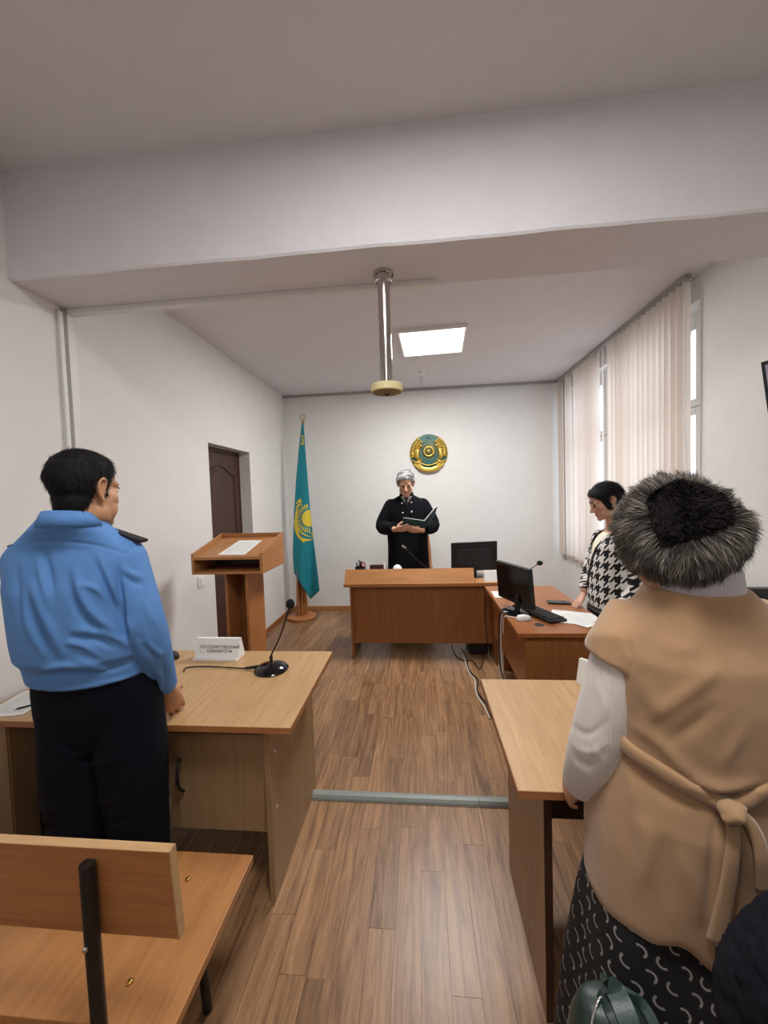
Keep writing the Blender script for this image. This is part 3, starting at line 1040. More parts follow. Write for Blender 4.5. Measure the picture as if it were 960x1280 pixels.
monitor('black monitor seen from behind on the judge desk', (.757, 3.9, 1.11), (-.45, 0, -.012), (-.004, 0, -.285), (.545, 3.95))
monitor('black monitor turned to the clerk on the near edge of the side desk', (.565, 2.95, 1.08), (.145, -.35, -.006), (.018, 0, -.27), (.665, 2.74))
monitor('black monitor behind the fur-hatted woman on the light table', (1.10, 1.52, 1.214), (.47, .02, -.012), (0, 0, -.29), (1.34, 1.57))

# clerk's desk
cd = thing('clerk_desk', 'reddish brown side desk with monitor and papers in front of the standing clerk', 'desk', (.86, 2.9, 0))
box('desk_top', .567, 1.155, 2.32, 3.5, .724, .75, 'cherry_y', cd)
box('end_panel', .612, 1.12, 2.345, 2.367, 0, .724, 'cherry_z', cd)
box('end_panel', .712, 1.12, 3.44, 3.462, 0, .724, 'cherry_z', cd)
box('modesty_panel', .63, .65, 2.367, 3.44, .33, .724, 'cherry_y', cd)
for (x, z) in ((.645, .66), (1.0, .7), (.645, .46)):
    part('screw', MB().ell((x, 2.345, z), (.006, .002, .006), n=8, k=6), 'brass', cd)
part('cable_grommet', MB().lathe([(.03, .7495), (.03, .752), (.024, .7525), (.022, .751)], (.735, 2.47, 0), 24), 'black', cd)

kb = thing('keyboard', 'black computer keyboard lying before the monitor on the clerk desk', 'keyboard', (.79, 2.69, .75), math.atan2(.35, -.145) )
kb.rotation_euler = (0, 0, math.radians(112))
WM[kb.name] = Matrix.Translation((.79, 2.69, .75)) @ Matrix.Rotation(math.radians(112), 4, 'Z')
W = wmat(kb)
def wb(t, *b, bev=.0):
    mb = MB().box(*b, bev)
    mb.v = [wmat(t) @ p for p in mb.v]
    return mb
part('key_base', wb(kb, -.2, .2, -.065, .065, .004, .02, bev=.004), 'black', kb)
for r in range(5):
    n = 14 if r else 6
    for i in range(n):
        w = .36 / n
        mb_ = wb(kb, -.18 + i * w + .002, -.18 + (i + 1) * w - .002, .05 - r * .023 - .018, .05 - r * .023, .019, .025)
        part('key', mb_, 'rubber', kb)
ph = thing('mobile_phone', 'black mobile phone lying flat on the clerk desk', 'phone', (1.02, 2.95, .75), -.15)
part('phone_body', wb(ph, -.08, .08, -.038, .038, 0, .012, bev=.004), 'black', ph)
part('phone_screen', wb(ph, -.074, .074, -.034, .034, .012, .0126), 'gloss', ph)
for i, (pts) in enumerate((((.83, 2.60), (1.10, 2.47), (1.2, 2.70), (.92, 2.79)), ((.84, 2.52), (1.12, 2.42), (1.16, 2.66), (.9, 2.72)), ((.82, 2.66), (1.0, 2.41), (1.17, 2.5), (1.0, 2.74)))):
    pts = [(min(p[0], 1.15), p[1]) for p in pts]
    o = sheet('paper_sheet', [(*p, .7505 + .0016 * i) for p in pts], 'print')
    tag(o, ['printed sheet at the bottom of the paper pile on the clerk desk', 'printed sheet in the middle of the paper pile on the clerk desk', 'printed sheet on top of the paper pile on the clerk desk'][i], 'paper')
o = sheet('paper_sheet', [(.585, 3.12, .7505), (.72, 3.1, .7505), (.74, 3.3, .7505), (.59, 3.32, .7505)], 'print')
tag(o, 'white sheet at the far left corner of the clerk desk by the judge desk', 'paper')
hd = at(672, 705.5, 1, 3.1)
t, h, d = gooseneck('desk_microphone', 'gooseneck microphone rising behind the clerk monitor', (.69, 3.2, .75), hd, (-.02, 0, .03), .0035, .045)
part('red_ring', MB().tube([Vector(h) - d * .012, Vector(h)], .006, 10), 'red', t)
part('foam_head', MB().ell(Vector(h) + d * .02, (.024, .02, .019)), 'foam', t, smooth=True)

# cables
def cable(label, pts, r, mat, name='cable', g=None):
    return tag(part(name, MB().tube(spline(pts, 7), r, 7), mat, smooth=True, origin=pts[0]), label, 'cable', g)
fl_pts = [(575, 812), (580, 822), (583, 832), (587, 842), (593, 850), (595, 862), (597, 870), (603, 880), (608, 888), (612, 898)]
A = [at(px, py, 2, .008) for px, py in fl_pts]
cable('pale cable snaking over the floor from the judge desk to the light table', A, .0055, 'cablew')
B_ = [p + Vector((.018 + .012 * math.sin(i * 2.1), .0, .006)) for i, p in enumerate(A)]
cable('black cable twisted along the pale cable on the floor', B_, .005, 'cableb')
cable('thin black cable curling on the floor under the judge desk', [at(px, py, 2, .006) for px, py in ((565, 806), (569, 818), (578, 825), (590, 826), (600, 836), (604, 820), (600, 808))], .005, 'cableb')
for i, (dx, z0, mt, lb) in enumerate(((0, .1, 'cablew', 'pale cable dropping down the left edge of the clerk desk'), (.012, .2, 'cableb', 'black cable dropping beside the pale one at the clerk desk'))):
    cable(lb, [(.66 + dx, 2.72, .757), (.60, 2.70 + dx * 2, .76), (.56 - dx, 2.72 + dx, .745), (.553 - dx, 2.76, .6), (.56 - dx, 2.78, .35), (.57 + dx, 2.76, z0), (.6 + dx, 2.7, .012)], .005, mt)
cable('white mouse cable curling off the left edge of the clerk desk', [(.64, 2.585, .76), (.60, 2.6, .758), (.565, 2.64, .752), (.557, 2.68, .72), (.56, 2.72, .6)], .003, 'whiteplastic')
cable('pale tangle of cable on the floor before the clerk computer tower', [(.66, 2.45, .01), (.60, 2.5, .02), (.63, 2.58, .03), (.69, 2.54, .015), (.66, 2.46, .03), (.6, 2.44, .012), (.58, 2.58, .01)], .006, 'cablew')

# judge's chair
jc = thing('judge_chair', 'wooden armchair with curved frame and dark blue seat behind the judge', 'chair', (-.12, 4.72, 0))
box('seat', -.36, .12, 4.5, 4.96, .42, .5, plain('blue_upholstery', '#1c2b4d', .8), jc, .02)
box('back_cushion', -.33, .09, 4.9, 4.97, .55, 1.0, plain('blue_upholstery_back', '#1c2b4d', .8), jc, .02)
for s in (-1, 1):
    x = -.12 + s * .235
    part('back_post', MB().tube(spline([(x, 4.95, 0), (x, 4.93, .4), (x, 4.95, .8), (x - s * .02, 5.0, 1.06)], 6), [.02] * 19, 8), 'beech_z', jc, smooth=True)
    part('front_leg', MB().tube([(x, 4.52, 0), (x, 4.52, .44)], .02, 8), 'beech_z', jc)
    part('armrest', MB().tube(spline([(x, 4.94, .68), (x + s * .01, 4.75, .70), (x, 4.55, .69), (x, 4.5, .6), (x, 4.52, .44)], 6), .02, 8), 'beech_z', jc, smooth=True)
part('top_rail', MB().tube(spline([(-.335, 5.0, 1.06), (-.12, 5.01, 1.09), (.095, 5.0, 1.06)], 6), .022, 8), 'beech_x', jc, smooth=True)

# right table
rt = thing('table', 'light oak table on the right with a tall end panel facing the aisle', 'table', (1.0, 1.4, 0))
box('table_top', .258, 1.85, 1.084, 1.745, .727, .75, 'oak_y', rt, .0015)
part('edge_band', MB().box(.258, 1.85, 1.0815, 1.084, .727, .75).box(.2555, .258, 1.0815, 1.745, .727, .75), 'oak_edge', rt)
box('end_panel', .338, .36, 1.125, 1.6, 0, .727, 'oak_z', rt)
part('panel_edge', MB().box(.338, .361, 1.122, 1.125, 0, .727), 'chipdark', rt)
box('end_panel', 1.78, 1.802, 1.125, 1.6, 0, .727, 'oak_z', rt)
box('modesty_panel', .36, 1.78, 1.575, 1.595, .25, .727, 'chipdark', rt)

# bench in the left foreground
be = thing('bench', 'wooden bench in the left foreground with a plank back on black tube posts', 'bench', (-1.2, .92, 0))
box('seat_board', -1.84, -.552, .716, 1.118, .455, .48, 'beech_y', be, .002)
Rb = Matrix.Translation((0, .715, .79)) @ Matrix.Rotation(math.radians(4), 4, 'X') @ Matrix.Translation((0, -.715, -.79))
part('back_board', MB().box(-1.84, -.523, .708, .726, .69, .893, .002, Rb), 'beech_x', be)
part('board_edge', MB().box(-1.84, -.522, .7075, .7265, .8925, .8945, 0, Rb).box(-.524, -.521, .7075, .7265, .69, .8945, 0, Rb), 'oak_x', be)
for x in (-.708, -1.62):
    po = part('post', MB().tube(spline([(x + .012, .692, .868), (x + .012, .693, .7), (x + .010, .697, .48), (x + .004, .70, .3), (x, .70, .0)], 6), .0145, 14), 'steelblack', be, smooth='auto')
    part('bolt', MB().ell((x + .009, .678, .70), (.006, .005, .006), n=10, k=6), 'chrome', po)
    part('seat_frame', MB().tube([(x, .70, .44), (x, 1.05, .44)], .0145, 10).tube([(x, 1.05, .45), (x, 1.08, 0)], .0145, 10), 'steelblack', be, smooth='auto')
part('cross_bar', MB().tube([(-1.62, .9, .43), (-.708, .9, .43)], .012, 8), 'steelblack', be, smooth='auto')
for q in ((235, 1099), (162, 1228)):
    c = at(*q, 2, .48)
    part('seat_bolt', MB().ell(c, (.008, .008, .005), n=12, k=6), 'brass', be, smooth=True)

# wall screen at the right edge
tv = thing('wall_screen', 'dark-framed wall screen just entering the right edge', 'television', (1.9, 1.6, 2.05))
TL = Vector((1.546, 1.9, 2.141))
wv, hv = Vector((.36, -.62, .03)), Vector((.055, .0, -.40))
nn = wv.cross(hv).normalized()
if nn.y > 0: nn = -nn
def tvslab(a, b, c, d, n0, n1):
    vs = [TL + wv * u + hv * v + nn * w for w in (n0, n1) for v in (c, d) for u in (a, b)]
    return MB().add(vs, [(0, 2, 3, 1), (4, 5, 7, 6), (0, 1, 5, 4), (2, 6, 7, 3), (0, 4, 6, 2), (1, 3, 7, 5)])
part('tv_case', tvslab(0, 1, 0, 1, -.035, 0), 'black', tv)
part('screen', tvslab(.016, .984, .04, .96, 0, .0015), 'screen', tv)
mb = tvslab(0, 1, 0, .04, 0, .004)
for q in ((0, 1, .96, 1), (0, .016, .04, .96), (.984, 1, .04, .96)):
    s_ = tvslab(*q, 0, .004)
    mb.add(s_.v, s_.f)
part('bezel', mb, 'black', tv)
c = TL + wv * .5 + hv * .5 - nn * .035
part('wall_bracket', MB().tube([c, (XR, c.y + .1, c.z)], .02, 10), 'black', tv)

# ------------------------------------------------------------------ people: tools
def fuse(mb, voxel, smooth=6, factor=.5):
    """closed, overlapping solids -> one continuous smooth surface (verts, faces)"""
    me = meshof('fuse', mb.v, mb.f, M['black'])
    o = bpy.data.objects.new('fuse', me)
    COL.objects.link(o)
    r = o.modifiers.new('r', 'REMESH')
    r.mode = 'VOXEL'
    r.voxel_size = voxel
    s = o.modifiers.new('s', 'SMOOTH')
    s.iterations = smooth
    s.factor = factor
    dg = bpy.context.evaluated_depsgraph_get()
    out = bpy.data.meshes.new_from_object(o.evaluated_get(dg))
    bpy.data.objects.remove(o)
    bpy.data.meshes.remove(me)
    out.materials.clear()
    return out


def getv(me):
    a = np.empty(len(me.vertices) * 3, np.float32)
    me.vertices.foreach_get('co', a)
    return a.reshape(-1, 3).astype(float)


def setv(me, V_):
    me.vertices.foreach_set('co', V_.astype(np.float32).ravel())
    me.update()


def getn(me):
    a = np.empty(len(me.vertices) * 3, np.float32)
    me.vertex_normals.foreach_get('vector', a)
    return a.reshape(-1, 3).astype(float)


CF, CR_, CU, CC = (np.array(q) for q in (c_f, c_r, c_u, CAM))


def pix(V_):
    d = V_ - CC
    z = d @ CF
    return np.stack([480 + FPX * (d @ CR_) / z, 640 - FPX * (d @ CU) / z], 1), z


def vnoise(V_, s, seed=0):
    """cheap smooth 3D noise: a few random sine waves"""
    r = np.random.default_rng(seed)
    o = np.zeros(len(V_))
    for i in range(7):
        k = r.normal(size=3) * s
        o += np.sin(V_ @ k + r.uniform(0, 6.28))
    return o / 3.5


def folds(me, lines):
    """press fold lines into cloth: each (pixel polyline, width px, depth m); depth > 0 raises a ridge"""
    V_, N = getv(me), getn(me)
    P, z = pix(V_)
    facing = ((V_ - CC) * N).sum(1) < 0
    D = np.zeros(len(V_))
    for pts, w, dep in lines:
        S = np.array([(p[0], p[1]) for p in spline([(a, b, 0) for a, b in pts], 6)], float)
        best = np.full(len(V_), 1e9)
        tt = np.zeros(len(V_))
        near = facing & (P[:, 0] > S[:, 0].min() - 4 * w) & (P[:, 0] < S[:, 0].max() + 4 * w) & (P[:, 1] > S[:, 1].min() - 4 * w) & (P[:, 1] < S[:, 1].max() + 4 * w)
        idx = np.where(near)[0]
        if not len(idx): continue
        Q = P[idx]
        b = np.full(len(idx), 1e9)
        t_ = np.zeros(len(idx))
        n = len(S) - 1
        for i in range(n):
            a, c = S[i], S[i + 1] - S[i]
            t = np.clip(((Q - a) @ c) / (c @ c + 1e-9), 0, 1)
            d = np.hypot(*(Q - a - t[:, None] * c).T)
            m = d < b
            b[m] = d[m]
            t_[m] = (i + t[m]) / n
        env = np.sin(np.pi * t_) ** .9
        D[idx] += dep * np.exp(-(b / w) ** 2) * env
    V_ += N * D[:, None]
    setv(me, V_)


def mobj(name, me, mat, parent, label=None, smooth=True):
    """mesh (world coords) -> child of parent"""
    if isinstance(mat, str): mat = M[mat]
    me.materials.clear()
    me.materials.append(mat)
    me.transform(wmat(parent).inverted())
    if smooth: me.shade_smooth()
    me.name = name
    o = bpy.data.objects.new(name, me)
    link(o, parent)
    WM[o.name] = wmat(parent)
    if label: o['label'] = label
    return o


def tint(me, fn):
    """vertex colours (skin tone areas, hair banding): real colour of the thing"""
    V_ = getv(me)
    c = np.ones((len(V_), 4), np.float32)
    c[:, :3] = fn(V_)
    a = me.color_attributes.new('tint', 'FLOAT_COLOR', 'POINT')
    a.data.foreach_set('color', c.ravel())


def m_skin(name, hexc):
    m, nt, bs = newmat(name)
    at_ = nt.nodes.new('ShaderNodeVertexColor')
    at_.layer_name = 'tint'
    mx = nt.nodes.new('ShaderNodeMix')
    mx.data_type = 'RGBA'
    mx.blend_type = 'MULTIPLY'
    mx.inputs[0].default_value = 1
    mx.inputs[6].default_value = lin(hexc)
    lk(nt, at_.outputs[0], mx.inputs[7])
    lk(nt, mx.outputs[2], bs.inputs['Base Color'])
    bs.inputs['Roughness'].default_value = .5
    bs.inputs['Subsurface Weight'].default_value = .12
    bs.inputs['Subsurface Radius'].default_value = (.012, .005, .003)
    bump(nt, bs, noise(nt, coords(nt), 260, 3), .12, .001)
    return m


def m_cloth(name, hexc, scale=900, rough=.85, b=.3, sheen=.0, vary=.04):
    m, nt, bs = newmat(name)
    c = lin(hexc)
    co = coords(nt)
    f = noise(nt, co, 14, 5)
    lk(nt, ramp(nt, f, [(.25, tuple(x * (1 - vary) for x in c[:3]) + (1,)), (.75, tuple(x * (1 + vary) for x in c[:3]) + (1,))]), bs.inputs['Base Color'])
    bs.inputs['Roughness'].default_value = rough
    bs.inputs['Specular IOR Level'].default_value = .2
    bs.inputs['Sheen Weight'].default_value = sheen
    bump(nt, bs, noise(nt, co, scale, 2), b, .0015)
    return m


def m_hair(name, dark, light):
    m, nt, bs = newmat(name)
    at_ = nt.nodes.new('ShaderNodeVertexColor')
    at_.layer_name = 'tint'
    s = nt.nodes.new('ShaderNodeSeparateColor')
    lk(nt, at_.outputs[0], s.inputs[0])
    lk(nt, ramp(nt, s.outputs[0], [(0, lin(dark)), (1, lin(light))]), bs.inputs['Base Color'])
    bs.inputs['Roughness'].default_value = .75
    bs.inputs['Specular IOR Level'].default_value = .25
    return m


def frame3(o, y, z):
    """matrix with local Y along y, local Z near z, at o"""
    y = Vector(y).normalized()
    z = Vector(z)
    x = y.cross(z).normalized()
    z = x.cross(y)
    return Matrix(((x.x, y.x, z.x, o[0]), (x.y, y.y, z.y, o[1]), (x.z, y.z, z.z, o[2]), (0, 0, 0, 1)))


def sub(mb, src, T):
    mb.add([T @ Vector(p) for p in src.v], src.f)


def hand(mb, wrist, ydir, zdir, side, curl=.5, thumb=.5, s=1.0, spread=1.0, seed=1):
    """five-fingered hand: local Y to the fingertips, Z out of the back of the hand; side=+1: thumb on +X"""
    r = random.Random(seed)
    h = MB()
    h.tube([(0, -.05, 0), (0, -.01, 0), (0, .012, 0), (0, .045, -.001), (0, .075, -.002), (0, .094, -.004)],
           [(.021, .026), (.019, .026), (.017, .031), (.0155, .039), (.0145, .041), (.010, .038)], 16, up=(0, 0, 1))
    for i, (bx, by, L, rr) in enumerate(((.031, .086, .072, .0088), (.0105, .092, .08, .009), (-.0105, .089, .074, .0086), (-.030, .080, .058, .0076))):
        c = curl * (1 + .12 * i) + r.uniform(-.05, .05)
        an = -c * .55
        p = Vector((bx, by - .015, -.002))
        d0 = Vector((bx * .9 * spread, 1, 0)).normalized()
        pts, rad = [p], [rr]
        q = p + d0 * .015
        pts.append(q)
        rad.append(rr * 1.02)
        for j, fr in enumerate((.45, .3, .25)):
            d = Vector((d0.x, math.cos(an) * d0.y, math.sin(an))).normalized()
            q = q + d * (L * fr * .5)
            pts.append(q); rad.append(rr * (.96 - .07 * j))
            q = q + d * (L * fr * .5)
            pts.append(q); rad.append(rr * (1.0 - .1 * j))
            an -= c * (.95 if j == 0 else .75)
        rad[-1] = rr * .55
        h.tube(pts, rad, 10)
    a = thumb
    t0 = Vector((.018, .012, -.006))
    d1 = Vector((.75, .62, -.35 - .5 * a)).normalized()
    d2 = Vector((.45 - .5 * a, .85, -.25 - .6 * a)).normalized()
    d3 = Vector((.25 - .7 * a, .85, -.3 - .6 * a)).normalized()
    t1 = t0 + d1 * .035
    t2 = t1 + d2 * .032
    t3 = t2 + d3 * .026
    h.tube([t0, t0.lerp(t1, .6), t1, t1.lerp(t2, .5), t2, t2.lerp(t3, .6), t3], [.013, .013, .0115, .0098, .0102, .009, .0055], 10)
    if side < 0:
        h.v = [Vector((-p.x, p.y, p.z)) for p in h.v]
        h.f = [f[::-1] for f in h.f]
    T = frame3(wrist, ydir, zdir) @ Matrix.Scale(s, 4)
    sub(mb, h, T)


def headmat(c, yaw, pitch=0.0, roll=0.0, s=1.0):
    """face looks along +Y of this frame; yaw 0 = world +Y, positive = to the left; pitch > 0 looks up"""
    return Matrix.Translation(c) @ Matrix.Rotation(yaw, 4, 'Z') @ Matrix.Rotation(pitch, 4, 'X') @ Matrix.Rotation(roll, 4, 'Y') @ (Matrix.Diagonal((*s, 1)) if hasattr(s, '__len__') else Matrix.Scale(s, 4))


def head_parts(mb, T, jaw=1.0, nose=1.0, brow=1.0, cheek=1.0, ears=True):
    h = MB()
    h.ell((0, -.014, .034), (.0745, .094, .084))
    h.ell((0, -.036, -.03), (.061, .058, .062))
    h.ell((0, .028, -.03), (.0635 * cheek, .064, .083))
    h.ell((0, .035, .045), (.062, .058, .055))
    h.ell((0, .04, -.076), (.05 * jaw, .05, .038))
    h.ell((0, .028, -.085), (.056 * jaw, .04, .022))
    h.ell((0, .074, -.097), (.026, .02, .019))
    for s in (-1, 1):
        h.ell((s * .038 * jaw, .046, -.056), (.021, .034, .034))
        h.ell((s * .047 * jaw, .012, -.066), (.017, .03, .03))
        h.ell((s * .041, .054, -.022), (.024 * cheek, .027, .026))
        h.ell((s * .028, .0795, .022), (.026, .014, .010 * brow))
        h.ell((s * .03, .079, .0), (.016, .013, .012))
        h.ell((s * .0115, .1, -.037), (.009, .011, .008))
        if ears:
            # helix, lobe and concha
            pts = [(s * .074, .006, -.002), (s * .082, .01, .02), (s * .089, -.004, .034), (s * .094, -.022, .024), (s * .092, -.026, .002), (s * .084, -.014, -.02), (s * .078, -.002, -.03)]
            h.tube(spline(pts, 4), .0052, 8)
            h.ell((s * .079, -.002, -.028), (.006, .009, .011))
            h.ell((s * .08, -.01, .006), (.005, .015, .026), Matrix.Rotation(s * -.25, 3, 'Z'))
            h.ell((s * .076, .008, -.008), (.006, .006, .008))
    h.tube([(0, .086, .014), (0, .098, -.008), (0, .111 * 1.0, -.03)], [(.009, .008), (.011, .0095), (.0115, .0125)], 10)
    h.ell((0, .108 + .003 * nose, -.034), (.011, .012, .010))
    h.ell((0, .087, -.06), (.023, .012, .0065))
    h.ell((0, .085, -.071), (.02, .0125, .0075))
    sub(mb, h, T)


def face_detail(T, parent, skin, brow_mat, closed=True, moustache=None):
    """eyes (lids lowered or open), brows"""
    for s in (-1, 1):
        mb = MB().tube([T @ Vector((s * (.012 + .034 * t), .0925 - .016 * t * t + .002, .024 + .006 * math.sin(PI * t * .8) - .002 * t)) for t in np.linspace(0, 1, 8)], [.0028, .0042, .0045, .0045, .004, .0035, .0028, .0015], 8)
        part('eyebrow', mb, brow_mat, parent, smooth=True)
        if closed:
            lid = MB().ell(T @ Vector((s * .03, .0835, .002)), (.013, .011, .0085), n=14, k=10)
            e = part('eyelid', lid, skin, parent, smooth=True)
            part('eyelash', MB().tube([T @ Vector((s * .03 + .012 * t, .0935 - .004 * t * t, -.004 + .002 * t * t)) for t in (-1, -.5, 0, .5, 1)], .0012, 6), brow_mat, e, smooth=True)
            continue
        mb = MB().ell(T @ Vector((s * .03, .0835, .004)), (.0115, .0095, .0085), n=14, k=10)
        e = part('eye', mb, M['eyewhite'], parent, smooth=True)
        part('iris', MB().ell(T @ Vector((s * .03, .0905, .002 if closed else .004)), (.0048, .0034, .0048 if not closed else .003), n=12, k=8), M['iris'], e, smooth=True)
        mb = MB().tube([T @ Vector((s * .03 + .014 * math.cos(a), .0885 + .004 * math.sin(a), .008 + .005 * math.sin(a) - (.003 if closed else 0))) for a in np.linspace(.05, PI - .05, 9)], .0018, 6)
        part('eyelid', mb, skin, parent, smooth=True)


M['eyewhite'] = plain('eye_white', '#d8d4cf', .3)
M['iris'] = plain('iris_dark', '#1c120d', .2)


def skin_tint(T, lips=True):
    inv = np.array(T.inverted())
    def fn(V_):
        L = V_ @ inv[:3, :3].T + inv[:3, 3]
        c = np.ones((len(V_), 3))
        if lips:
            d = np.exp(-((L[:, 0] / .022) ** 2 + ((L[:, 1] - .092) / .012) ** 2 + ((L[:, 2] + .066) / .009) ** 2))
            c -= d[:, None] * np.array([.12, .38, .34])
        e = np.exp(-(((np.abs(L[:, 0]) - .088) / .01) ** 2 + ((L[:, 1] + .008) / .02) ** 2 + ((L[:, 2]) / .03) ** 2))
        c -= e[:, None] * np.array([.0, .12, .12])
        ch = np.exp(-(((np.abs(L[:, 0]) - .045) / .02) ** 2 + ((L[:, 1] - .07) / .03) ** 2 + ((L[:, 2] + .025) / .025) ** 2))
        c -= ch[:, None] * np.array([.0, .07, .07])
        return c
    return fn


def hair_cap(name, body, T, zline, thick, mat, parent, strands, slen, comb, seed=3, wave=0.0, puff=None, swid=.0011, label=None):
    """hair grown over the scalp of a finished body mesh. zline: [(angle from the face deg, z)], local head frame"""
    r = np.random.default_rng(seed)
    V_ = getv(body)
    N = getn(body)
    inv = np.array(T.inverted())
    sc = T.to_scale()[0]
    L = V_ @ inv[:3, :3].T + inv[:3, 3]
    ang = np.degrees(np.arctan2(np.abs(L[:, 0]), L[:, 1]))
    xs, ys = zip(*zline)
    h = L[:, 2] - np.interp(ang, xs, ys)
    ear = (np.abs(L[:, 0]) > .0765) & (L[:, 2] < .04) & (np.abs(L[:, 1] + .005) < .04)
    inb = (np.abs(L) < .16).all(1) & (h > -.004) & ~ear
    F = np.array([p.vertices[:] if len(p.vertices) == 4 else (*p.vertices, p.vertices[-1]) for p in body.polygons])
    fm = inb[F].all(1)
    F = F[fm]
    use = np.unique(F)
    mp = -np.ones(len(V_), int)
    mp[use] = np.arange(len(use))
    hh = np.clip(h[use] / .022, 0, 1)
    Lu, Vu, Nu = L[use], V_[use], N[use]
    t = thick * (.12 + .88 * hh ** .7)
    if puff: t = t * puff(Lu)
    up = np.array(T.to_3x3() @ Vector((0, 0, 1))) / sc
    Vn = Vu + Nu * (t * sc * (1 + .12 * vnoise(Lu, 60, seed)))[:, None]
    if wave: Vn += Nu * (wave * sc * hh * vnoise(Lu, 75, seed + 5))[:, None]
    me = bpy.data.meshes.new(name)
    vs = [tuple(p) for p in Vn]
    fs = [tuple(mp[i] for i in dict.fromkeys(q)) for q in F]
    cols = [0.25] * len(vs)
    # strands
    pick = r.integers(0, len(F), strands)
    base = len(vs)
    R3 = np.array(T.to_3x3()) / sc
    for k in pick:
        ids = [mp[i] for i in F[k]]
        w = r.dirichlet(np.ones(4))
        p = sum(Vn[i] * wi for i, wi in zip(ids, w))
        n = Nu[ids[0]]
        l = sum(Lu[i] * wi for i, wi in zip(ids, w))
        d = R3 @ comb(l)
        d = d - n * (d @ n)
        d = d / (np.linalg.norm(d) + 1e-6) + n * r.uniform(.05, .3) + r.normal(size=3) * .16
        d /= np.linalg.norm(d)
        side = np.cross(d, n)
        side /= np.linalg.norm(side) + 1e-9
        ln = slen * r.uniform(.5, 1.1) * sc
        wv_ = swid * sc
        q = p - n * .001 + d * ln * .5
        e = p + d * ln - n * ln * .18
        b = len(vs)
        vs += [tuple(p - side * wv_ - n * .001), tuple(p + side * wv_ - n * .001), tuple(q - side * wv_ * .8), tuple(q + side * wv_ * .8), tuple(e)]
        g = r.uniform(0, 1)
        cols += [g * .6, g * .6, g * .8, g * .8, g]
        fs += [(b, b + 1, b + 3, b + 2), (b + 2, b + 3, b + 4)]
    me.from_pydata(vs, [], fs)
    a = me.color_attributes.new('tint', 'FLOAT_COLOR', 'POINT')
    c = np.repeat(np.array(cols, np.float32)[:, None], 4, 1)
    a.data.foreach_set('color', c.ravel())
    return mobj(name, me, mat, parent, label)


def legs(mb, hipL, hipR, ankL, ankR, rh=.085, rk=.06, ra=.042, kneefwd=(0, .03, 0)):
    for h, a in ((hipL, ankL), (hipR, ankR)):
        h, a = Vector(h), Vector(a)
        k = h.lerp(a, .5) + Vector(kneefwd)
        mb.tube([h + Vector((0, 0, .05)), h, h.lerp(k, .5), k, k.lerp(a, .35), a, a - Vector((0, 0, .05))], [rh * .9, rh, rh * .88, rk, rk * .98, ra, ra], 16)


def limb(mb, pts, rad, n=16, k=5, up=None):
    P = spline(pts, k)
    xs = np.linspace(0, 1, len(pts))
    R_ = [float(np.interp(t, xs, rad)) for t in np.linspace(0, 1, len(P))]
    mb.tube(P, R_, n, up=up)
    # round the ends
    mb.ell(P[0], (R_[0],) * 3, n=12, k=8)
    return P, R_


def foot(mb, ank, d, s=1.0, r=.04):
    a, d = Vector(ank), Vector(d).normalized()
    z = r + .002
    mb.tube([a + d * -.06 * s + Vector((0, 0, z - a.z)), a + d * .02 * s + Vector((0, 0, z - a.z + .005)), a + d * .11 * s + Vector((0, 0, z - a.z - .006)), a + d * .19 * s + Vector((0, 0, z - a.z - .014))],
            [(r * .9, r * .85), (r, r * .95), (r * .85, r * 1.05), (r * .5, r * .75)], 14, up=(0, 0, 1))
    mb.tube([a + Vector((0, 0, .05)), a + Vector((0, 0, z - a.z))], [.036, .04], 12)


def clip_below(me, fn, both=False):
    """drop the faces whose centre makes fn(V) True"""
    bm = bmesh.new()
    bm.from_mesh(me)
    V_ = getv(me)
    k = fn(V_)
    bm.verts.ensure_lookup_table()
    bmesh.ops.delete(bm, geom=[bm.verts[i] for i in np.where(k)[0]], context='VERTS')
    bm.to_mesh(me)
    bm.free()
    me.update()
    return me

# ------------------------------------------------------------------ people
from mathutils.bvhtree import BVHTree
SKIN = m_skin('skin_warm', '#bd8d6a')
SKIN2 = m_skin('skin_pale', '#c2937a')
SKIN3 = m_skin('skin_tan', '#cc9c80')
HAIRB = m_hair('hair_black', '#08070a', '#1c181a')
HAIRG = m_hair('hair_grey', '#77767a', '#d6d5d3')
BROWB = plain('brow_black', '#15100d', .8)
BROWG = plain('brow_grey', '#8a7c74', .8)


def bvh_of(o):
    W = wmat(o)
    me = o.data
    return BVHTree.FromPolygons([W @ v.co for v in me.vertices], [tuple(p.vertices) for p in me.polygons])


def hit(b, px, py, lift=0.0):
    d = (c_f + c_r * ((px - 480) / FPX) - c_u * ((py - 640) / FPX)).normalized()
    p, n, i, q = b.ray_cast(CAM, d)
    if p is None: return None, None
    return p + n * lift, n


def ribbon(b, pts, w, th, lift=.003, k=5):
    """band of cloth laid on a surface along a pixel polyline"""
    mb = MB()
    P = [hit(b, q.x, q.y, lift) for q in spline([(a, c, 0) for a, c in pts], k)]
    P = [q for q in P if q[0] is not None]
    vs, n = [], len(P)
    ws = w if hasattr(w, '__len__') else (w, w)
    for i, (p, nr) in enumerate(P):
        t = (P[min(i + 1, n - 1)][0] - P[max(i - 1, 0)][0]).normalized()
        s = t.cross(nr).normalized() * (ws[0] + (ws[1] - ws[0]) * i / (n - 1)) * .5
        vs += [p - s, p - s * .5 + nr * th, p + s * .5 + nr * th * .8, p + s, p - nr * th]
    fs = [(i * 5 + k_, i * 5 + (k_ + 1) % 5, i * 5 + 5 + (k_ + 1) % 5, i * 5 + 5 + k_) for i in range(n - 1) for k_ in range(5)]
    fs += [(0, 1, 2, 3, 4)[::-1], tuple(range((n - 1) * 5, n * 5))]
    return mb.add(vs, fs)


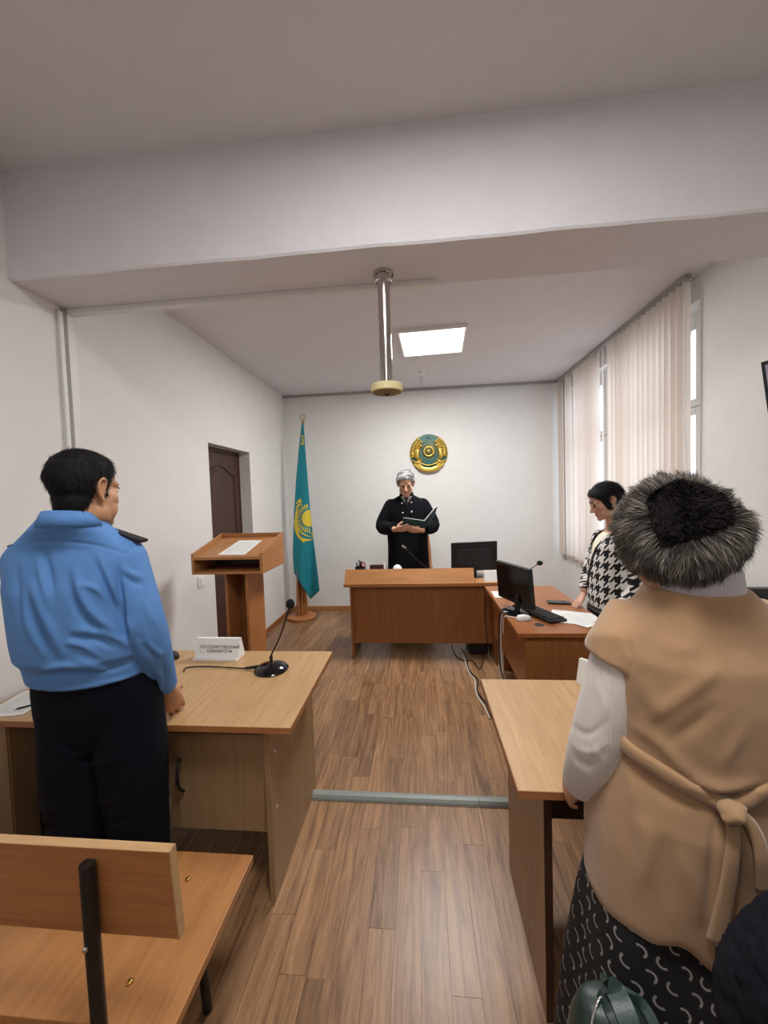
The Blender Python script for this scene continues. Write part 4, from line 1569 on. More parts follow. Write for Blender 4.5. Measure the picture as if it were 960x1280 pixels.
def ring_band(mb, c, rx, ry, z0, z1, th, flare=0.0, tilt=(0, 0), n=36, gap=None, fold=False):
    """open collar band around a neck"""
    cx, cy = c
    a0, a1 = (0, 2 * PI) if gap is None else (gap[0], gap[1])
    m = n if gap is None else n + 1
    prof = [(0, z0), (flare * .2, (z0 + z1) / 2), (0, z1), (-th, z1), (-th, z0)] if not fold else [(.010 + flare, z0 - .012), (.008, (z0 + z1) / 2), (.001, z1 - .002), (-.004, z1), (-.008, z1 - .006), (-.008, z0 - .012)]
    P = len(prof)
    vs = []
    for i in range(m):
        a = a0 + (a1 - a0) * i / n
        for d, z in prof:
            x = cx + (rx + d) * math.cos(a)
            y = cy + (ry + d) * math.sin(a)
            vs.append((x, y, z + tilt[0] * (x - cx) + tilt[1] * (y - cy)))
    fs = []
    for i in range(n if gap is None else n):
        j = (i + 1) % m
        for k in range(P): fs.append((i * P + k, j * P + k, j * P + (k + 1) % P, i * P + (k + 1) % P))
    if gap is not None: fs += [tuple(range(P)), tuple(range(n * P, n * P + P))[::-1]]
    return mb.add(vs, fs)


def shoe(name, ank, d, parent, mat='gloss', r=.043):
    mb = MB()
    foot(mb, ank, d, 1.12, r)
    a, d = Vector(ank), Vector(d).normalized()
    return mobj(name, fuse(mb, .007, 3), mat, parent)


# ============ the officer in the blue shirt
of = thing('person', 'person in a blue uniform shirt and dark trousers standing with back turned at the left', 'person', (-1.06, 1.2, 0))
T1 = headmat((-1.06, 1.135, 1.645), math.radians(-9), math.radians(-2), 0, (.93, .94, 1.04))
ro = math.radians(10)
u1, w1 = Vector((math.cos(ro), math.sin(ro), 0)), Vector((-math.sin(ro), math.cos(ro), 0))
mb = MB()
head_parts(mb, T1, jaw=1.12, cheek=1.06)
nk = T1 @ Vector((0, -.026, -.06))
mb.tube([T1 @ Vector((0, -.012, 0)), nk, T1 @ Vector((0, -.036, -.12)), (-1.11, 1.165, 1.475)], [.054, .054, .05, .036], 20)
mb.loft([(1.0, -1.13, 1.205, .15, .10), (1.2, -1.13, 1.18, .15, .11), (1.38, -1.13, 1.17, .15, .10), (1.45, -1.13, 1.16, .11, .07), (1.48, -1.125, 1.15, .06, .06)], 30, ro)
aR = [(-.99, 1.185, 1.42), (-.928, 1.2, 1.165), (-.972, 1.335, .905)]
aL = [(-1.265, 1.135, 1.42), (-1.30, 1.18, 1.165), (-1.25, 1.33, .90)]
for a in (aR, aL): limb(mb, a, [.05, .042, .03])
hpR, hpL = Vector((-1.13, 1.222, .93)) + u1 * .088, Vector((-1.13, 1.222, .93)) - u1 * .088
akR, akL = Vector((-1.135, 1.24, .08)) + u1 * .1, Vector((-1.135, 1.24, .08)) - u1 * .11
mb.loft([(.85, -1.13, 1.22, .14, .1), (1.05, -1.13, 1.21, .15, .1)], 24, ro)
legs(mb, hpL, hpR, akL, akR, .075, .05, .036)
hand(mb, (-.978, 1.36, .876), (-.1, .42, -.9), (.72, -.6, .0), -1, curl=.48, thumb=.5, s=1.06, seed=2)
hand(mb, (-1.24, 1.36, .87), (.1, .45, -.85), (-.9, -.2, .1), 1, curl=.6, thumb=.5, s=1.0, seed=3)
body = fuse(mb, .004, 8)
hair_src = body.copy()
tint(body, skin_tint(T1))
mobj('body', body, SKIN, of)
face_detail(T1, of, SKIN, BROWB, closed=False)
hair_cap('hair', hair_src, T1, [(0, .078), (30, .072), (52, .05), (66, .012), (74, -.012), (82, -.012), (90, .03), (101, .028), (112, -.028), (135, -.064), (180, -.078)], .011, HAIRB, of, 7000, .026,
         lambda l: np.array([l[0] * .5, .9 if l[2] > .08 else .15, -.1 if l[2] > .08 else -.9]), seed=4, wave=.002,
         puff=lambda L: .15 + .85 * np.clip((L[:, 2] + .03) / .08, 0, 1) + .45 * np.clip((L[:, 1]) / .08, 0, 1) * (L[:, 2] > .06))

SHIRT = m_cloth('blue_shirt', '#5c8ac6', 1200, .7, .15, vary=.03)
mb = MB()
mb.loft([(1.02, -1.137, 1.205, .182, .126), (1.03, -1.137, 1.205, .19, .132), (1.085, -1.137, 1.20, .194, .137), (1.11, -1.137, 1.193, .206, .148), (1.16, -1.136, 1.186, .206, .15), (1.24, -1.135, 1.178, .203, .15),
         (1.34, -1.133, 1.168, .202, .144), (1.42, -1.132, 1.162, .197, .124), (1.465, -1.13, 1.154, .178, .105), (1.50, -1.118, 1.138, .14, .098), (1.53, -1.10, 1.116, .102, .094), (1.56, -1.086, 1.106, .078, .082), (1.57, -1.083, 1.104, .072, .076)], 48, ro)
for a in ([(-.995, 1.185, 1.418), (-.93, 1.198, 1.165), (-.968, 1.322, .915)], [(-1.268, 1.138, 1.418), (-1.298, 1.178, 1.165), (-1.25, 1.318, .925)]):
    limb(mb, a, [.078, .066, .046], 22)
shirt = fuse(mb, .005, 7)
folds(shirt, [([(54, 684), (60, 712), (67, 747)], 5, -.009), ([(45, 690), (52, 720), (60, 750), (66, 770)], 5, .007),
              ([(37, 722), (50, 755), (65, 788), (84, 828)], 6, .012), ([(30, 735), (42, 768), (56, 800), (72, 832)], 5, -.010),
              ([(82, 710), (92, 750), (117, 785), (152, 804)], 6, -.012), ([(92, 705), (102, 745), (126, 776), (154, 792)], 6, .012),
              ([(115, 692), (130, 730), (146, 765), (156, 796)], 5, -.012), ([(122, 690), (138, 728), (150, 758)], 4, .010),
              ([(92, 731), (118, 735), (140, 757)], 4, .008), ([(84, 787), (118, 789), (150, 800), (162, 812)], 5, .012), ([(84, 796), (115, 799), (145, 812)], 4, -.010),
              ([(78, 803), (102, 806), (128, 822)], 4, .009), ([(50, 838), (86, 831), (124, 838)], 4, .011), ([(50, 846), (88, 840), (122, 846)], 4, -.009),
              ([(27, 735), (32, 770), (44, 800), (56, 822)], 5, .008), ([(88, 822), (118, 832), (140, 843)], 4, .009), ([(20, 700), (22, 740), (28, 790)], 5, -.007),
              ([(146, 705), (150, 735), (153, 770), (157, 800)], 3.5, -.014), ([(152, 708), (165, 718), (178, 722)], 4, .007), ([(150, 716), (166, 728), (182, 730)], 4, -.007),
              ([(156, 768), (164, 785), (166, 805)], 4, .007), ([(175, 745), (188, 770), (200, 790)], 6, .006), ([(168, 790), (185, 812), (198, 826)], 5, -.006), ([(176, 800), (196, 815), (205, 822)], 4, .006),
              ([(187, 838), (194, 850), (196, 866)], 3, -.008), ([(198, 838), (201, 852), (199, 868)], 3, .006), ([(204, 826), (206, 845), (204, 862)], 3, -.005),
              ([(14, 684), (60, 677), (110, 680), (148, 689), (160, 694)], 1.8, -.004),
              ([(26, 846), (80, 845), (128, 840), (168, 828)], 2.6, -.007), ([(28, 868), (80, 863), (128, 855), (165, 846)], 2.2, .004), ([(128, 853), (150, 849), (172, 842)], 1.8, .004), ([(128, 857), (150, 853), (172, 846)], 1.8, -.004), ([(134, 861), (152, 857), (172, 850)], 1.8, .004)])
so = mobj('shirt', shirt, SHIRT, of)
mb = ring_band(MB(), (-1.082, 1.103), .067, .074, 1.545, 1.58, .004, .009, (.0, -.1), 40, (PI / 2 + .35, PI / 2 + 2 * PI - .35), fold=True)
part('collar', mb, SHIRT, of, smooth=True)
b1 = bvh_of(so)
EPA = plain('epaulette_black', '#0c0d12', .6)
for a, c in (((-1.03, 1.185, 1.517), (-.925, 1.205, 1.472)), ((-1.205, 1.15, 1.517), (-1.315, 1.13, 1.472))):
    a, c = Vector(a), Vector(c)
    t = (c - a).normalized()
    s = Vector((-math.sin(ro), math.cos(ro), 0)) * .027
    n = t.cross(s).normalized()
    if n.z < 0: n = -n
    n *= .005
    vs = [a - s * .7, a + s * .7, c + s, c - s]
    part('epaulette', MB().add([p - n for p in vs] + [p + n for p in vs], [(0, 1, 2, 3), (7, 6, 5, 4), (0, 4, 5, 1), (1, 5, 6, 2), (2, 6, 7, 3), (3, 7, 4, 0)]), EPA, of, label='black shoulder board')
TRO = m_cloth('navy_trousers', '#070915', 700, .95, .2)
mb = MB()
mb.loft([(.78, -1.13, 1.225, .17, .09), (.84, -1.13, 1.223, .19, .108), (.9, -1.13, 1.22, .2, .12), (.98, -1.13, 1.215, .196, .125), (1.06, -1.133, 1.205, .18, .118), (1.10, -1.135, 1.20, .172, .116)], 44, ro)
for h, a, s in ((hpL, akL, -1), (hpR, akR, 1)):
    k = h.lerp(a, .5)
    mb.tube([h, h.lerp(k, .5), k, k.lerp(a, .5), a + Vector((0, 0, -.03)), a + Vector((0, 0, -.045))], [.108, .112, .1, .088, .084, .076], 24)
tr = fuse(mb, .007, 6)
folds(tr, [([(70, 930), (90, 945), (120, 938)], 5, .007), ([(95, 960), (125, 955), (160, 945)], 5, .006), ([(30, 1000), (60, 1012), (88, 1008)], 4, .007), ([(30, 1022), (58, 1035), (85, 1030)], 4, -.007),
           ([(112, 1005), (140, 1000), (165, 990)], 4, .006), ([(110, 1020), (140, 1030), (170, 1018)], 4, -.006), ([(92, 930), (96, 970), (98, 1010)], 4, -.012)])
tro = mobj('trousers', tr, TRO, of)
b2 = bvh_of(tro)
part('pocket_flap', ribbon(b2, [(73, 888), (105, 891), (137, 886)], .05, .0015, .001), TRO, tro, smooth='auto')
for s, a in ((1, akR), (-1, akL)): shoe('shoe', a, w1, of)

# ============ the woman in the fur hat
wo = thing('person', 'person in grey fur hat and camel wool vest, back turned at the right', 'person', (.62, .888, 0))
T2 = headmat((.55, .865, 1.475), math.radians(14), math.radians(-4), 0, .98)
mb = MB()
head_parts(mb, T2)
mb.tube([T2 @ Vector((0, -.012, 0)), T2 @ Vector((0, -.03, -.08)), (.585, .87, 1.31)], [.05, .05, .06], 18)
mb.loft([(.8, .61, .895, .19, .14), (1.0, .61, .895, .17, .13), (1.2, .605, .888, .16, .11), (1.3, .6, .882, .1, .07), (1.34, .59, .89, .06, .055)], 30)
arL = [(.46, .89, 1.245), (.392, .90, 1.01), (.384, .985, .86)]
arR = [(.775, .89, 1.25), (.845, .96, 1.01), (.80, 1.0, .85)]
for a in (arL, arR): limb(mb, a, [.045, .04, .029])
legs(mb, (.52, .895, .85), (.69, .895, .85), (.52, .905, .09), (.69, .905, .09), .07, .05, .036)
hand(mb, (.378, 1.005, .835), (.02, .62, -.72), (-.9, .1, -.05), 1, curl=.35, thumb=.5, s=.92, seed=5)
hand(mb, (.80, 1.012, .825), (.1, .1, -.98), (.9, -.1, .1), -1, curl=.5, thumb=.4, s=.92, seed=6)
body = fuse(mb, .005, 5)
tint(body, skin_tint(T2))
mobj('body', body, SKIN2, wo)
face_detail(T2, wo, SKIN2, BROWB, closed=False)
KNIT = None


def m_rib(name, hexc, freq):
    m, nt, bs = newmat(name)
    t = nt.nodes.new('ShaderNodeTexCoord')
    s = nt.nodes.new('ShaderNodeSeparateXYZ')
    lk(nt, t.outputs['UV'], s.inputs[0])
    v = (V(nt, s.outputs[0]) * freq).m('SINE')
    bs.inputs['Base Color'].default_value = lin(hexc)
    bs.inputs['Roughness'].default_value = .9
    bs.inputs['Sheen Weight'].default_value = .2
    bump(nt, bs, v.k, .22, .002)
    return m


def uv_from(me, fn):
    V_ = getv(me)
    uvv = fn(V_)
    l = np.empty(len(me.loops), np.int32)
    me.loops.foreach_get('vertex_index', l)
    uv = me.uv_layers.new(name='UVMap')
    uv.data.foreach_set('uv', uvv[l].astype(np.float32).ravel())


def arc_uv(cx, cy, r):
    return lambda V_: np.stack([np.arctan2(V_[:, 0] - cx, -(V_[:, 1] - cy)) * r, V_[:, 2]], 1)


M['knit'] = m_rib('cream_knit', '#d2cac3', 2600)
M['knitn'] = m_rib('lilac_knit', '#c6bfc6', 2000)
mb = MB()
PL, RL = limb(mb, [(.458, .89, 1.245), (.392, .90, 1.01), (.384, .97, .865)], [.07, .059, .045], 22)
sl = fuse(mb, .005, 5)
folds(sl, [([(712, 905), (735, 918), (760, 900)], 4.8, -0.0035), ([(712, 930), (738, 940), (762, 925)], 4.8, 0.0035), ([(715, 945), (735, 957), (755, 950)], 4.8, -0.0030), ([(735, 925), (750, 945), (757, 960)], 4.8, 0.0025), ([(745, 850), (755, 880), (757, 900)], 6.0, 0.0025)])
uv_from(sl, lambda V_: np.stack([np.arctan2(V_[:, 0] - .39, -(V_[:, 1] - .95)) * .06, V_[:, 2]], 1))
mobj('sleeve', sl, 'knit', wo, 'cream ribbed sleeve')
mb = MB()
limb(mb, [(.77, .89, 1.25), (.845, .955, 1.01), (.802, .99, .875)], [.072, .057, .043], 22)
sl = fuse(mb, .007, 5)
uv_from(sl, lambda V_: np.stack([np.arctan2(V_[:, 0] - .81, -(V_[:, 1] - .95)) * .06, V_[:, 2]], 1))
mobj('sleeve', sl, 'knit', wo, 'cream ribbed sleeve')
mb = MB().loft([(1.29, .588, .878, .086, .078), (1.335, .584, .874, .083, .081), (1.36, .58, .869, .081, .083), (1.39, .575, .862, .076, .082), (1.43, .57, .857, .072, .08)], 48)
nk = fuse(mb, .004, 3)
folds(nk, [([(806, 742), (850, 748), (915, 752)], 2.5, .004), ([(808, 748), (850, 756), (912, 760)], 2.0, -.004)])
uv_from(nk, arc_uv(.588, .888, .08))
mobj('turtleneck', nk, 'knitn', wo)

CAMEL = m_cloth('camel_wool', '#aa8765', 500, .95, .5, .35, .09)
mb = MB()
mb.loft([(.70, .615, .895, .236, .176), (.72, .615, .895, .242, .18), (.84, .615, .895, .24, .178), (.93, .615, .895, .228, .18), (1.0, .617, .895, .212, .165), (1.08, .617, .893, .205, .165), (1.17, .612, .89, .205, .158),
         (1.25, .605, .885, .20, .142), (1.295, .60, .88, .176, .118), (1.335, .592, .873, .135, .1), (1.36, .586, .869, .108, .094), (1.378, .58, .866, .092, .09), (1.388, .579, .866, .086, .086)], 56)
for s, x in ((-1, .462), (1, .752)):
    mb.tube([(x - s * .06, .888, 1.25), (x, .922, 1.262), (x + s * .014, .89, 1.238), (x + s * .022, .892, 1.212)], [.085, .083, .08, .077], 22)
vest = fuse(mb, .006, 8)
Vv = getv(vest)
tb = np.clip((.9 - Vv[:, 2]) / .2, 0, 1)
back = np.clip((.915 - Vv[:, 1]) / .12, 0, 1)
Vv[:, 2] -= tb * back * (.055 * np.exp(-((Vv[:, 0] - .63) / .11) ** 2) + .008 * np.sin(Vv[:, 0] * 75) - .015)
Vv[:, 2] -= tb * .045 * np.exp(-((Vv[:, 0] - .385) / .05) ** 2)
setv(vest, Vv)
folds(vest, [([(775, 770), (783, 800), (790, 830), (778, 862)], 3.75, -0.0033), ([(790, 830), (810, 870), (830, 900)], 11.25, 0.0044), ([(800, 905), (840, 880), (880, 850), (900, 830)], 11.25, 0.0055), ([(830, 930), (870, 905), (900, 880)], 10.0, -0.0050),
             ([(820, 800), (850, 812), (880, 806)], 11.25, 0.0033), ([(780, 900), (820, 925), (860, 965), (905, 988)], 8.75, 0.0066), ([(860, 975), (905, 985), (955, 975)], 7.5, 0.0088), ([(865, 992), (905, 997), (955, 988)], 6.25, -0.0077),
             ([(800, 1020), (812, 1060), (806, 1110)], 10.0, 0.0055), ([(825, 1040), (830, 1090), (838, 1140)], 10.0, -0.0044), ([(850, 1060), (868, 1110), (876, 1160)], 10.0, 0.0060), ([(775, 990), (785, 1040), (790, 1100)], 10.0, -0.0033),
             ([(893, 1020), (890, 1080), (886, 1150)], 5.0, -0.0055), ([(765, 930), (800, 965), (850, 1000), (890, 1015)], 7.5, -0.0066), ([(930, 900), (920, 930), (900, 960)], 8.75, 0.0044), ([(775, 950), (790, 985), (788, 1010)], 7.5, 0.0039)])
vo = mobj('vest', vest, CAMEL, wo)
b3 = bvh_of(vo)
part('belt', ribbon(b3, [(764, 912), (790, 938), (820, 958), (860, 983), (903, 1004)], (.040, .030), .006, .004), CAMEL, wo, smooth=True)
part('belt', ribbon(b3, [(905, 1006), (925, 1003), (945, 993), (985, 975)], (.026, .03), .006, .004), CAMEL, wo, smooth=True)
kp, kn = hit(b3, 908, 1006, .014)
KN = MB().ell(kp, (.022, .016, .017), n=16, k=10)
KN.tube([kp + Vector((-.016, -.006, -.014)), kp + Vector((.0, -.018, .0)), kp + Vector((.015, -.005, .014))], [.009, .012, .009], 10)
mobj('belt_knot', fuse(KN, .004, 3), CAMEL, wo)
part('belt_tail', ribbon(b3, [(910, 1012), (914, 1050), (908, 1100), (900, 1140), (893, 1176)], (.02, .034), .004, .007), CAMEL, wo, smooth=True)
part('belt_tail', ribbon(b3, [(912, 1008), (932, 1024), (945, 1050), (951, 1082), (953, 1110)], (.018, .032), .004, .007), CAMEL, wo, smooth=True)


def m_skirt():
    m, nt, bs = newmat('skirt_crescents')
    t = nt.nodes.new('ShaderNodeTexCoord')
    s = nt.nodes.new('ShaderNodeSeparateXYZ')
    lk(nt, t.outputs['UV'], s.inputs[0])
    u, v = V(nt, s.outputs[0]) * 25.0, V(nt, s.outputs[1]) * 28.0
    u = u + v.fl().m('MODULO', 2.0) * .5
    p, q = u.fr() - .5, v.fr() - .5
    flip = (u.fl() + v.fl()).m('MODULO', 2.0) * 2.0 - 1.0
    r = (p * p + q * q).m('SQRT')
    ring = (r - .27).m('ABSOLUTE').lt(.06)
    side = ((p * .75 + q * .65) * flip).gt(.0)
    f = ring * side
    lk(nt, mixc(nt, f, lin('#0b0b0f'), lin('#8f8886')), bs.inputs['Base Color'])
    bs.inputs['Roughness'].default_value = .8
    return m


mb = MB().loft([(.13, .62, .895, .30, .235), (.15, .62, .895, .31, .24), (.4, .615, .895, .285, .225), (.6, .61, .90, .25, .185), (.8, .61, .90, .21, .15), (.95, .61, .90, .18, .13)], 72)
sk_ = fuse(mb, .009, 4)
Vs = getv(sk_)
an = np.arctan2(Vs[:, 1] - .895, Vs[:, 0] - .615)
k_ = np.clip((.85 - Vs[:, 2]) / .6, 0, 1) * .012 * np.sin(an * 9 + 1)
Vs[:, 0] += np.cos(an) * k_
Vs[:, 1] += np.sin(an) * k_
setv(sk_, Vs)
uv_from(sk_, arc_uv(.615, .895, .25))
mobj('skirt', sk_, m_skirt(), wo)
for x in (.52, .69): shoe('boot', (x, .905, .09), (-.15, 1, 0), wo, 'rubber')

# fur hat (worn: part of the person)
HC, HR = Vector((.538, .862, 1.505)), (.088, .112, .104)
Th = Matrix.Translation(HC) @ Matrix.Rotation(math.radians(14), 4, 'Z') @ Matrix.Rotation(math.radians(-6), 4, 'Y')
hb = MB()
hb.ell((0, 0, 0), HR, n=48, k=32)
hb.v = [Th @ p for p in hb.v]
PATCH = np.array([(808, 625), (822, 611), (842, 601), (866, 598), (890, 606), (908, 620), (916, 640), (912, 656), (888, 668), (850, 679), (828, 682), (815, 655)], float)


def inpoly(P, poly):
    r = np.zeros(len(P), bool)
    j = len(poly) - 1
    for i in range(len(poly)):
        a, b = poly[i], poly[j]
        m = ((a[1] > P[:, 1]) != (b[1] > P[:, 1])) & (P[:, 0] < (b[0] - a[0]) * (P[:, 1] - a[1]) / (b[1] - a[1] + 1e-9) + a[0])
        r ^= m
        j = i
    return r


hat = thing('x', None, None)
bpy.data.objects.remove(hat)
hato = part('fur_hat', hb, plain('hat_lining', '#1d1715', .95), wo, 'silver fox fur hat with a black suede crown', smooth=True)
cb_ = MB()
cb_.ell((0, 0, 0), tuple(q * 1.002 for q in HR), n=80, k=56)
cb_.v = [Th @ p for p in cb_.v]
Vc = np.array([tuple(p) for p in cb_.v])
Pc, _ = pix(Vc)
fc = ((Vc - CC) * (Vc - np.array(HC))).sum(1) < 0
ing = inpoly(Pc, PATCH + (PATCH - PATCH.mean(0)) * .1) & fc
faces = [f for f in cb_.f if all(ing[i] for i in f)]
us = sorted({i for f in faces for i in f})
mp_ = {i: k for k, i in enumerate(us)}
crown = MB().add([cb_.v[i] for i in us], [tuple(mp_[i] for i in f) for f in faces])
part('hat_crown', crown, m_cloth('black_suede', '#030303', 300, 1.0, .4, .0), hato, 'black suede crown', smooth=True)
NF = 64000
r = rng
a = r.normal(size=(NF, 3))
a /= np.linalg.norm(a, axis=1)[:, None]
L = a * np.array(HR)
Th3 = np.array(Th.to_3x3())
Wp = L @ Th3.T + np.array(HC)
nrm = (a / np.array(HR)) @ Th3.T
nrm /= np.linalg.norm(nrm, axis=1)[:, None]
Pp, _ = pix(Wp)
front = ((Wp - CC) * nrm).sum(1) < 0
inp = inpoly(Pp, PATCH) & front
keep = ~((a[:, 1] > .72) & (a[:, 2] < .35))
Wp, nrm, a, PTC = Wp[keep], nrm[keep], a[keep], inp[keep]
pc = (np.array(hit(BVHTree.FromPolygons([Vector(p) for p in hb.v], hb.f), 862, 640)[0]))
rad = Wp - pc
rad[PTC] = np.array([.6, -.1, -.8]) * .1
comb = rad / np.linalg.norm(rad, axis=1)[:, None]
low = np.clip((-a[:, 2] + .15) / .5, 0, 1)[:, None]
comb = comb * (1 - low) + low * (np.array([0, 0, -1.0]) + comb * .5)
cl_ = np.stack([vnoise(Wp, 70, 11), vnoise(Wp, 70, 12), vnoise(Wp, 70, 13)], 1)
cl2 = np.stack([vnoise(Wp, 230, 14), vnoise(Wp, 230, 15), vnoise(Wp, 230, 16)], 1)
comb = comb - nrm * (comb * nrm).sum(1)[:, None]
comb /= np.linalg.norm(comb, axis=1)[:, None] + 1e-6
nw = np.where(PTC, .25, .75)[:, None]
d1 = nrm * nw + comb * .7 + cl_ * .38 + cl2 * .2 + r.normal(size=Wp.shape) * .10
d1 /= np.linalg.norm(d1, axis=1)[:, None]
d2 = nrm * .3 + comb * 1.0 + cl_ * .45 + cl2 * .28 + r.normal(size=Wp.shape) * .12
d2 /= np.linalg.norm(d2, axis=1)[:, None]
ln = (r.uniform(.55, 1.1, len(Wp)) * .036)[:, None]
guard = r.uniform(size=len(Wp)) < .10
ln[guard] *= 1.25
ln[PTC] *= .32
sd = np.cross(d1, r.normal(size=Wp.shape))
sd /= np.linalg.norm(sd, axis=1)[:, None]
w_ = np.where(guard, .0005, .00075)[:, None]
p0, p1 = Wp, Wp + d1 * ln * .55
p2 = p1 + d2 * ln * .5
n = len(Wp)
VV = np.concatenate([p0 - sd * w_, p0 + sd * w_, p1 - sd * w_ * .8, p1 + sd * w_ * .8, p2]).astype(np.float32)
i0 = np.arange(n)
Q = np.stack([i0, i0 + n, i0 + 3 * n, i0 + 2 * n], 1)
Tt = np.stack([i0 + 2 * n, i0 + 3 * n, i0 + 4 * n], 1)
fme = bpy.data.meshes.new('fur')
fme.from_pydata(VV.tolist(), [], Q.tolist() + Tt.tolist())
silver = np.clip(r.uniform(0, 1, n) * .75 + .3 * vnoise(Wp, 120, 21), 0, 1)
c0, c1, c2 = .04 + .08 * r.uniform(size=n), .12 + .45 * silver, .10 + .95 * silver ** 1.5
c2[guard] = .0
sel = PTC
ln_dummy = None
c0[sel] = c1[sel] = c2[sel] = 0
cc_ = np.concatenate([c0, c0, c1, c1, c2]).astype(np.float32)
ca = fme.color_attributes.new('tint', 'FLOAT_COLOR', 'POINT')
ca.data.foreach_set('color', np.repeat(cc_[:, None], 4, 1).ravel())
fo = mobj('fur', fme, m_hair('fox_fur', '#140f0d', '#bfb5aa'), hato)
fo['kind'] = 'stuff'

# ============ the clerk in houndstooth
ck = thing('person', 'person in a black and white houndstooth cardigan standing by the window and looking down', 'person', (1.35, 2.78, 0))
T3 = headmat((1.262, 2.735, 1.51), math.radians(88), math.radians(-20), 0, .99)
mb = MB()
head_parts(mb, T3, jaw=1.05, cheek=1.06, nose=1.2)
mb.tube([T3 @ Vector((0, -.012, 0)), T3 @ Vector((0, -.035, -.07)), (1.325, 2.75, 1.33), (1.335, 2.755, 1.27)], [.055, .054, .055, .07], 18)
mb.loft([(.75, 1.37, 2.77, .14, .16), (1.0, 1.37, 2.77, .14, .16), (1.2, 1.345, 2.765, .12, .15), (1.28, 1.34, 2.76, .09, .12), (1.32, 1.335, 2.755, .05, .06)], 28)
cL = [(1.355, 2.585, 1.235), (1.375, 2.55, 1.0), (1.29, 2.555, .835)]
cR = [(1.335, 2.94, 1.235), (1.275, 2.975, 1.0), (1.185, 2.9, .845)]
for a_ in (cL, cR): limb(mb, a_, [.045, .04, .028])
legs(mb, (1.36, 2.68, .8), (1.36, 2.85, .8), (1.38, 2.68, .09), (1.38, 2.85, .09), .075, .05, .036, (-.02, 0, 0))
hand(mb, (1.27, 2.557, .81), (-.25, .0, -.95), (.1, -.99, 0), 1, curl=.5, thumb=.4, s=.92, seed=8)
hand(mb, (1.168, 2.89, .825), (-.55, -.45, -.42), (-.2, .1, .95), 1, curl=.45, thumb=.3, s=.92, seed=9)
body = fuse(mb, .005, 5)
hs = body.copy()
tint(body, skin_tint(T3))
mobj('body', body, SKIN2, ck)
face_detail(T3, ck, SKIN2, BROWB, closed=True)
hair_cap('hair', hs, T3, [(0, .07), (25, .062), (45, .035), (58, -.03), (68, -.055), (76, -.035), (84, .015), (100, .012), (112, -.035), (140, -.075), (180, -.09)], .016, HAIRB, ck, 5000, .045,
         lambda l: np.array([l[0] * .3, -.8, -.5]), seed=9, wave=.001, swid=.0012)
mb = MB().ell(T3 @ Vector((0, -.115, -.045)), (.04, .045, .05), n=18, k=12)
part('hair_bun', mb, HAIRB, ck, smooth=True)


def m_hound():
    m, nt, bs = newmat('houndstooth')
    t = nt.nodes.new('ShaderNodeTexCoord')
    s = nt.nodes.new('ShaderNodeSeparateXYZ')
    lk(nt, t.outputs['UV'], s.inputs[0])
    k = 1 / .082
    u, v = V(nt, s.outputs[0]) * k, V(nt, s.outputs[1]) * k
    tw = ((u + v) * 2.0).fr().lt(.5)
    a, b = u.fr().lt(.5), v.fr().lt(.5)
    f = tw * a + (tw * -1.0 + 1.0) * b
    lk(nt, mixc(nt, f, lin('#d9d6d2'), lin('#0d0d10')), bs.inputs['Base Color'])
    bs.inputs['Roughness'].default_value = .9
    bump(nt, bs, noise(nt, coords(nt), 500, 2), .3, .002)
    return m


mb = MB().loft([(.76, 1.375, 2.775, .185, .205), (.85, 1.375, 2.775, .20, .21), (1.0, 1.368, 2.77, .198, .208), (1.12, 1.36, 2.768, .185, .2), (1.22, 1.343, 2.765, .155, .18), (1.275, 1.34, 2.76, .118, .145), (1.31, 1.338, 2.757, .08, .09), (1.325, 1.336, 2.756, .066, .07)], 48)
limb(mb, [(1.35, 2.585, 1.23), (1.375, 2.55, 1.0), (1.295, 2.553, .85)], [.075, .066, .05], 20)
limb(mb, [(1.335, 2.94, 1.23), (1.275, 2.975, 1.0), (1.2, 2.91, .86)], [.075, .066, .05], 20)
cg = fuse(mb, .007, 6)
clip_below(cg, lambda V_: (V_[:, 0] < 1.31) & (np.abs(V_[:, 1] - 2.755) < (V_[:, 2] - 1.12) * .42) & (V_[:, 2] > 1.12))
folds(cg, [([(766, 700), (768, 720), (768, 740)], 2.5, -.014)])
Vg = getv(cg)
an = np.arctan2(-(Vg[:, 0] - 1.345), -(Vg[:, 1] - 2.77))
uvf = lambda V_: np.stack([np.arctan2(-(V_[:, 0] - 1.345), -(V_[:, 1] - 2.77)) * .24, V_[:, 2]], 1)
uv_from(cg, uvf)
cgo = mobj('cardigan', cg, m_hound(), ck, 'black and white houndstooth cardigan')
b4 = bvh_of(cgo)
part('placket', ribbon(b4, [(753, 668), (747, 682), (740, 700), (736, 720), (733, 742)], .026, .003, .002), 'cableb', cgo, 'black front band', smooth=True)
part('cardigan_hem', MB().loft([(.715, 1.375, 2.775, .185, .205), (.72, 1.375, 2.775, .19, .21), (.775, 1.375, 2.775, .196, .214), (.785, 1.375, 2.775, .19, .21)], 48), 'cableb', cgo, 'black ribbed hem', smooth='auto')
part('blouse', MB().loft([(1.0, 1.345, 2.768, .17, .17), (1.14, 1.345, 2.768, .168, .165), (1.22, 1.343, 2.765, .140, .15), (1.275, 1.342, 2.76, .102, .11), (1.3, 1.338, 2.757, .07, .075), (1.305, 1.338, 2.757, .05, .05)], 40), plain('cream_blouse', '#ddd8c4', .8), ck, smooth='auto')
mb = MB().loft([(.40, 1.36, 2.77, .17, .19), (.42, 1.36, 2.77, .175, .195), (.76, 1.352, 2.775, .18, .2), (.8, 1.375, 2.775, .17, .19)], 44)
part('skirt', mb, 'cableb', ck, smooth='auto')
for y in (2.68, 2.85): shoe('shoe', (1.38, y, .09), (-1, 0, 0), ck)

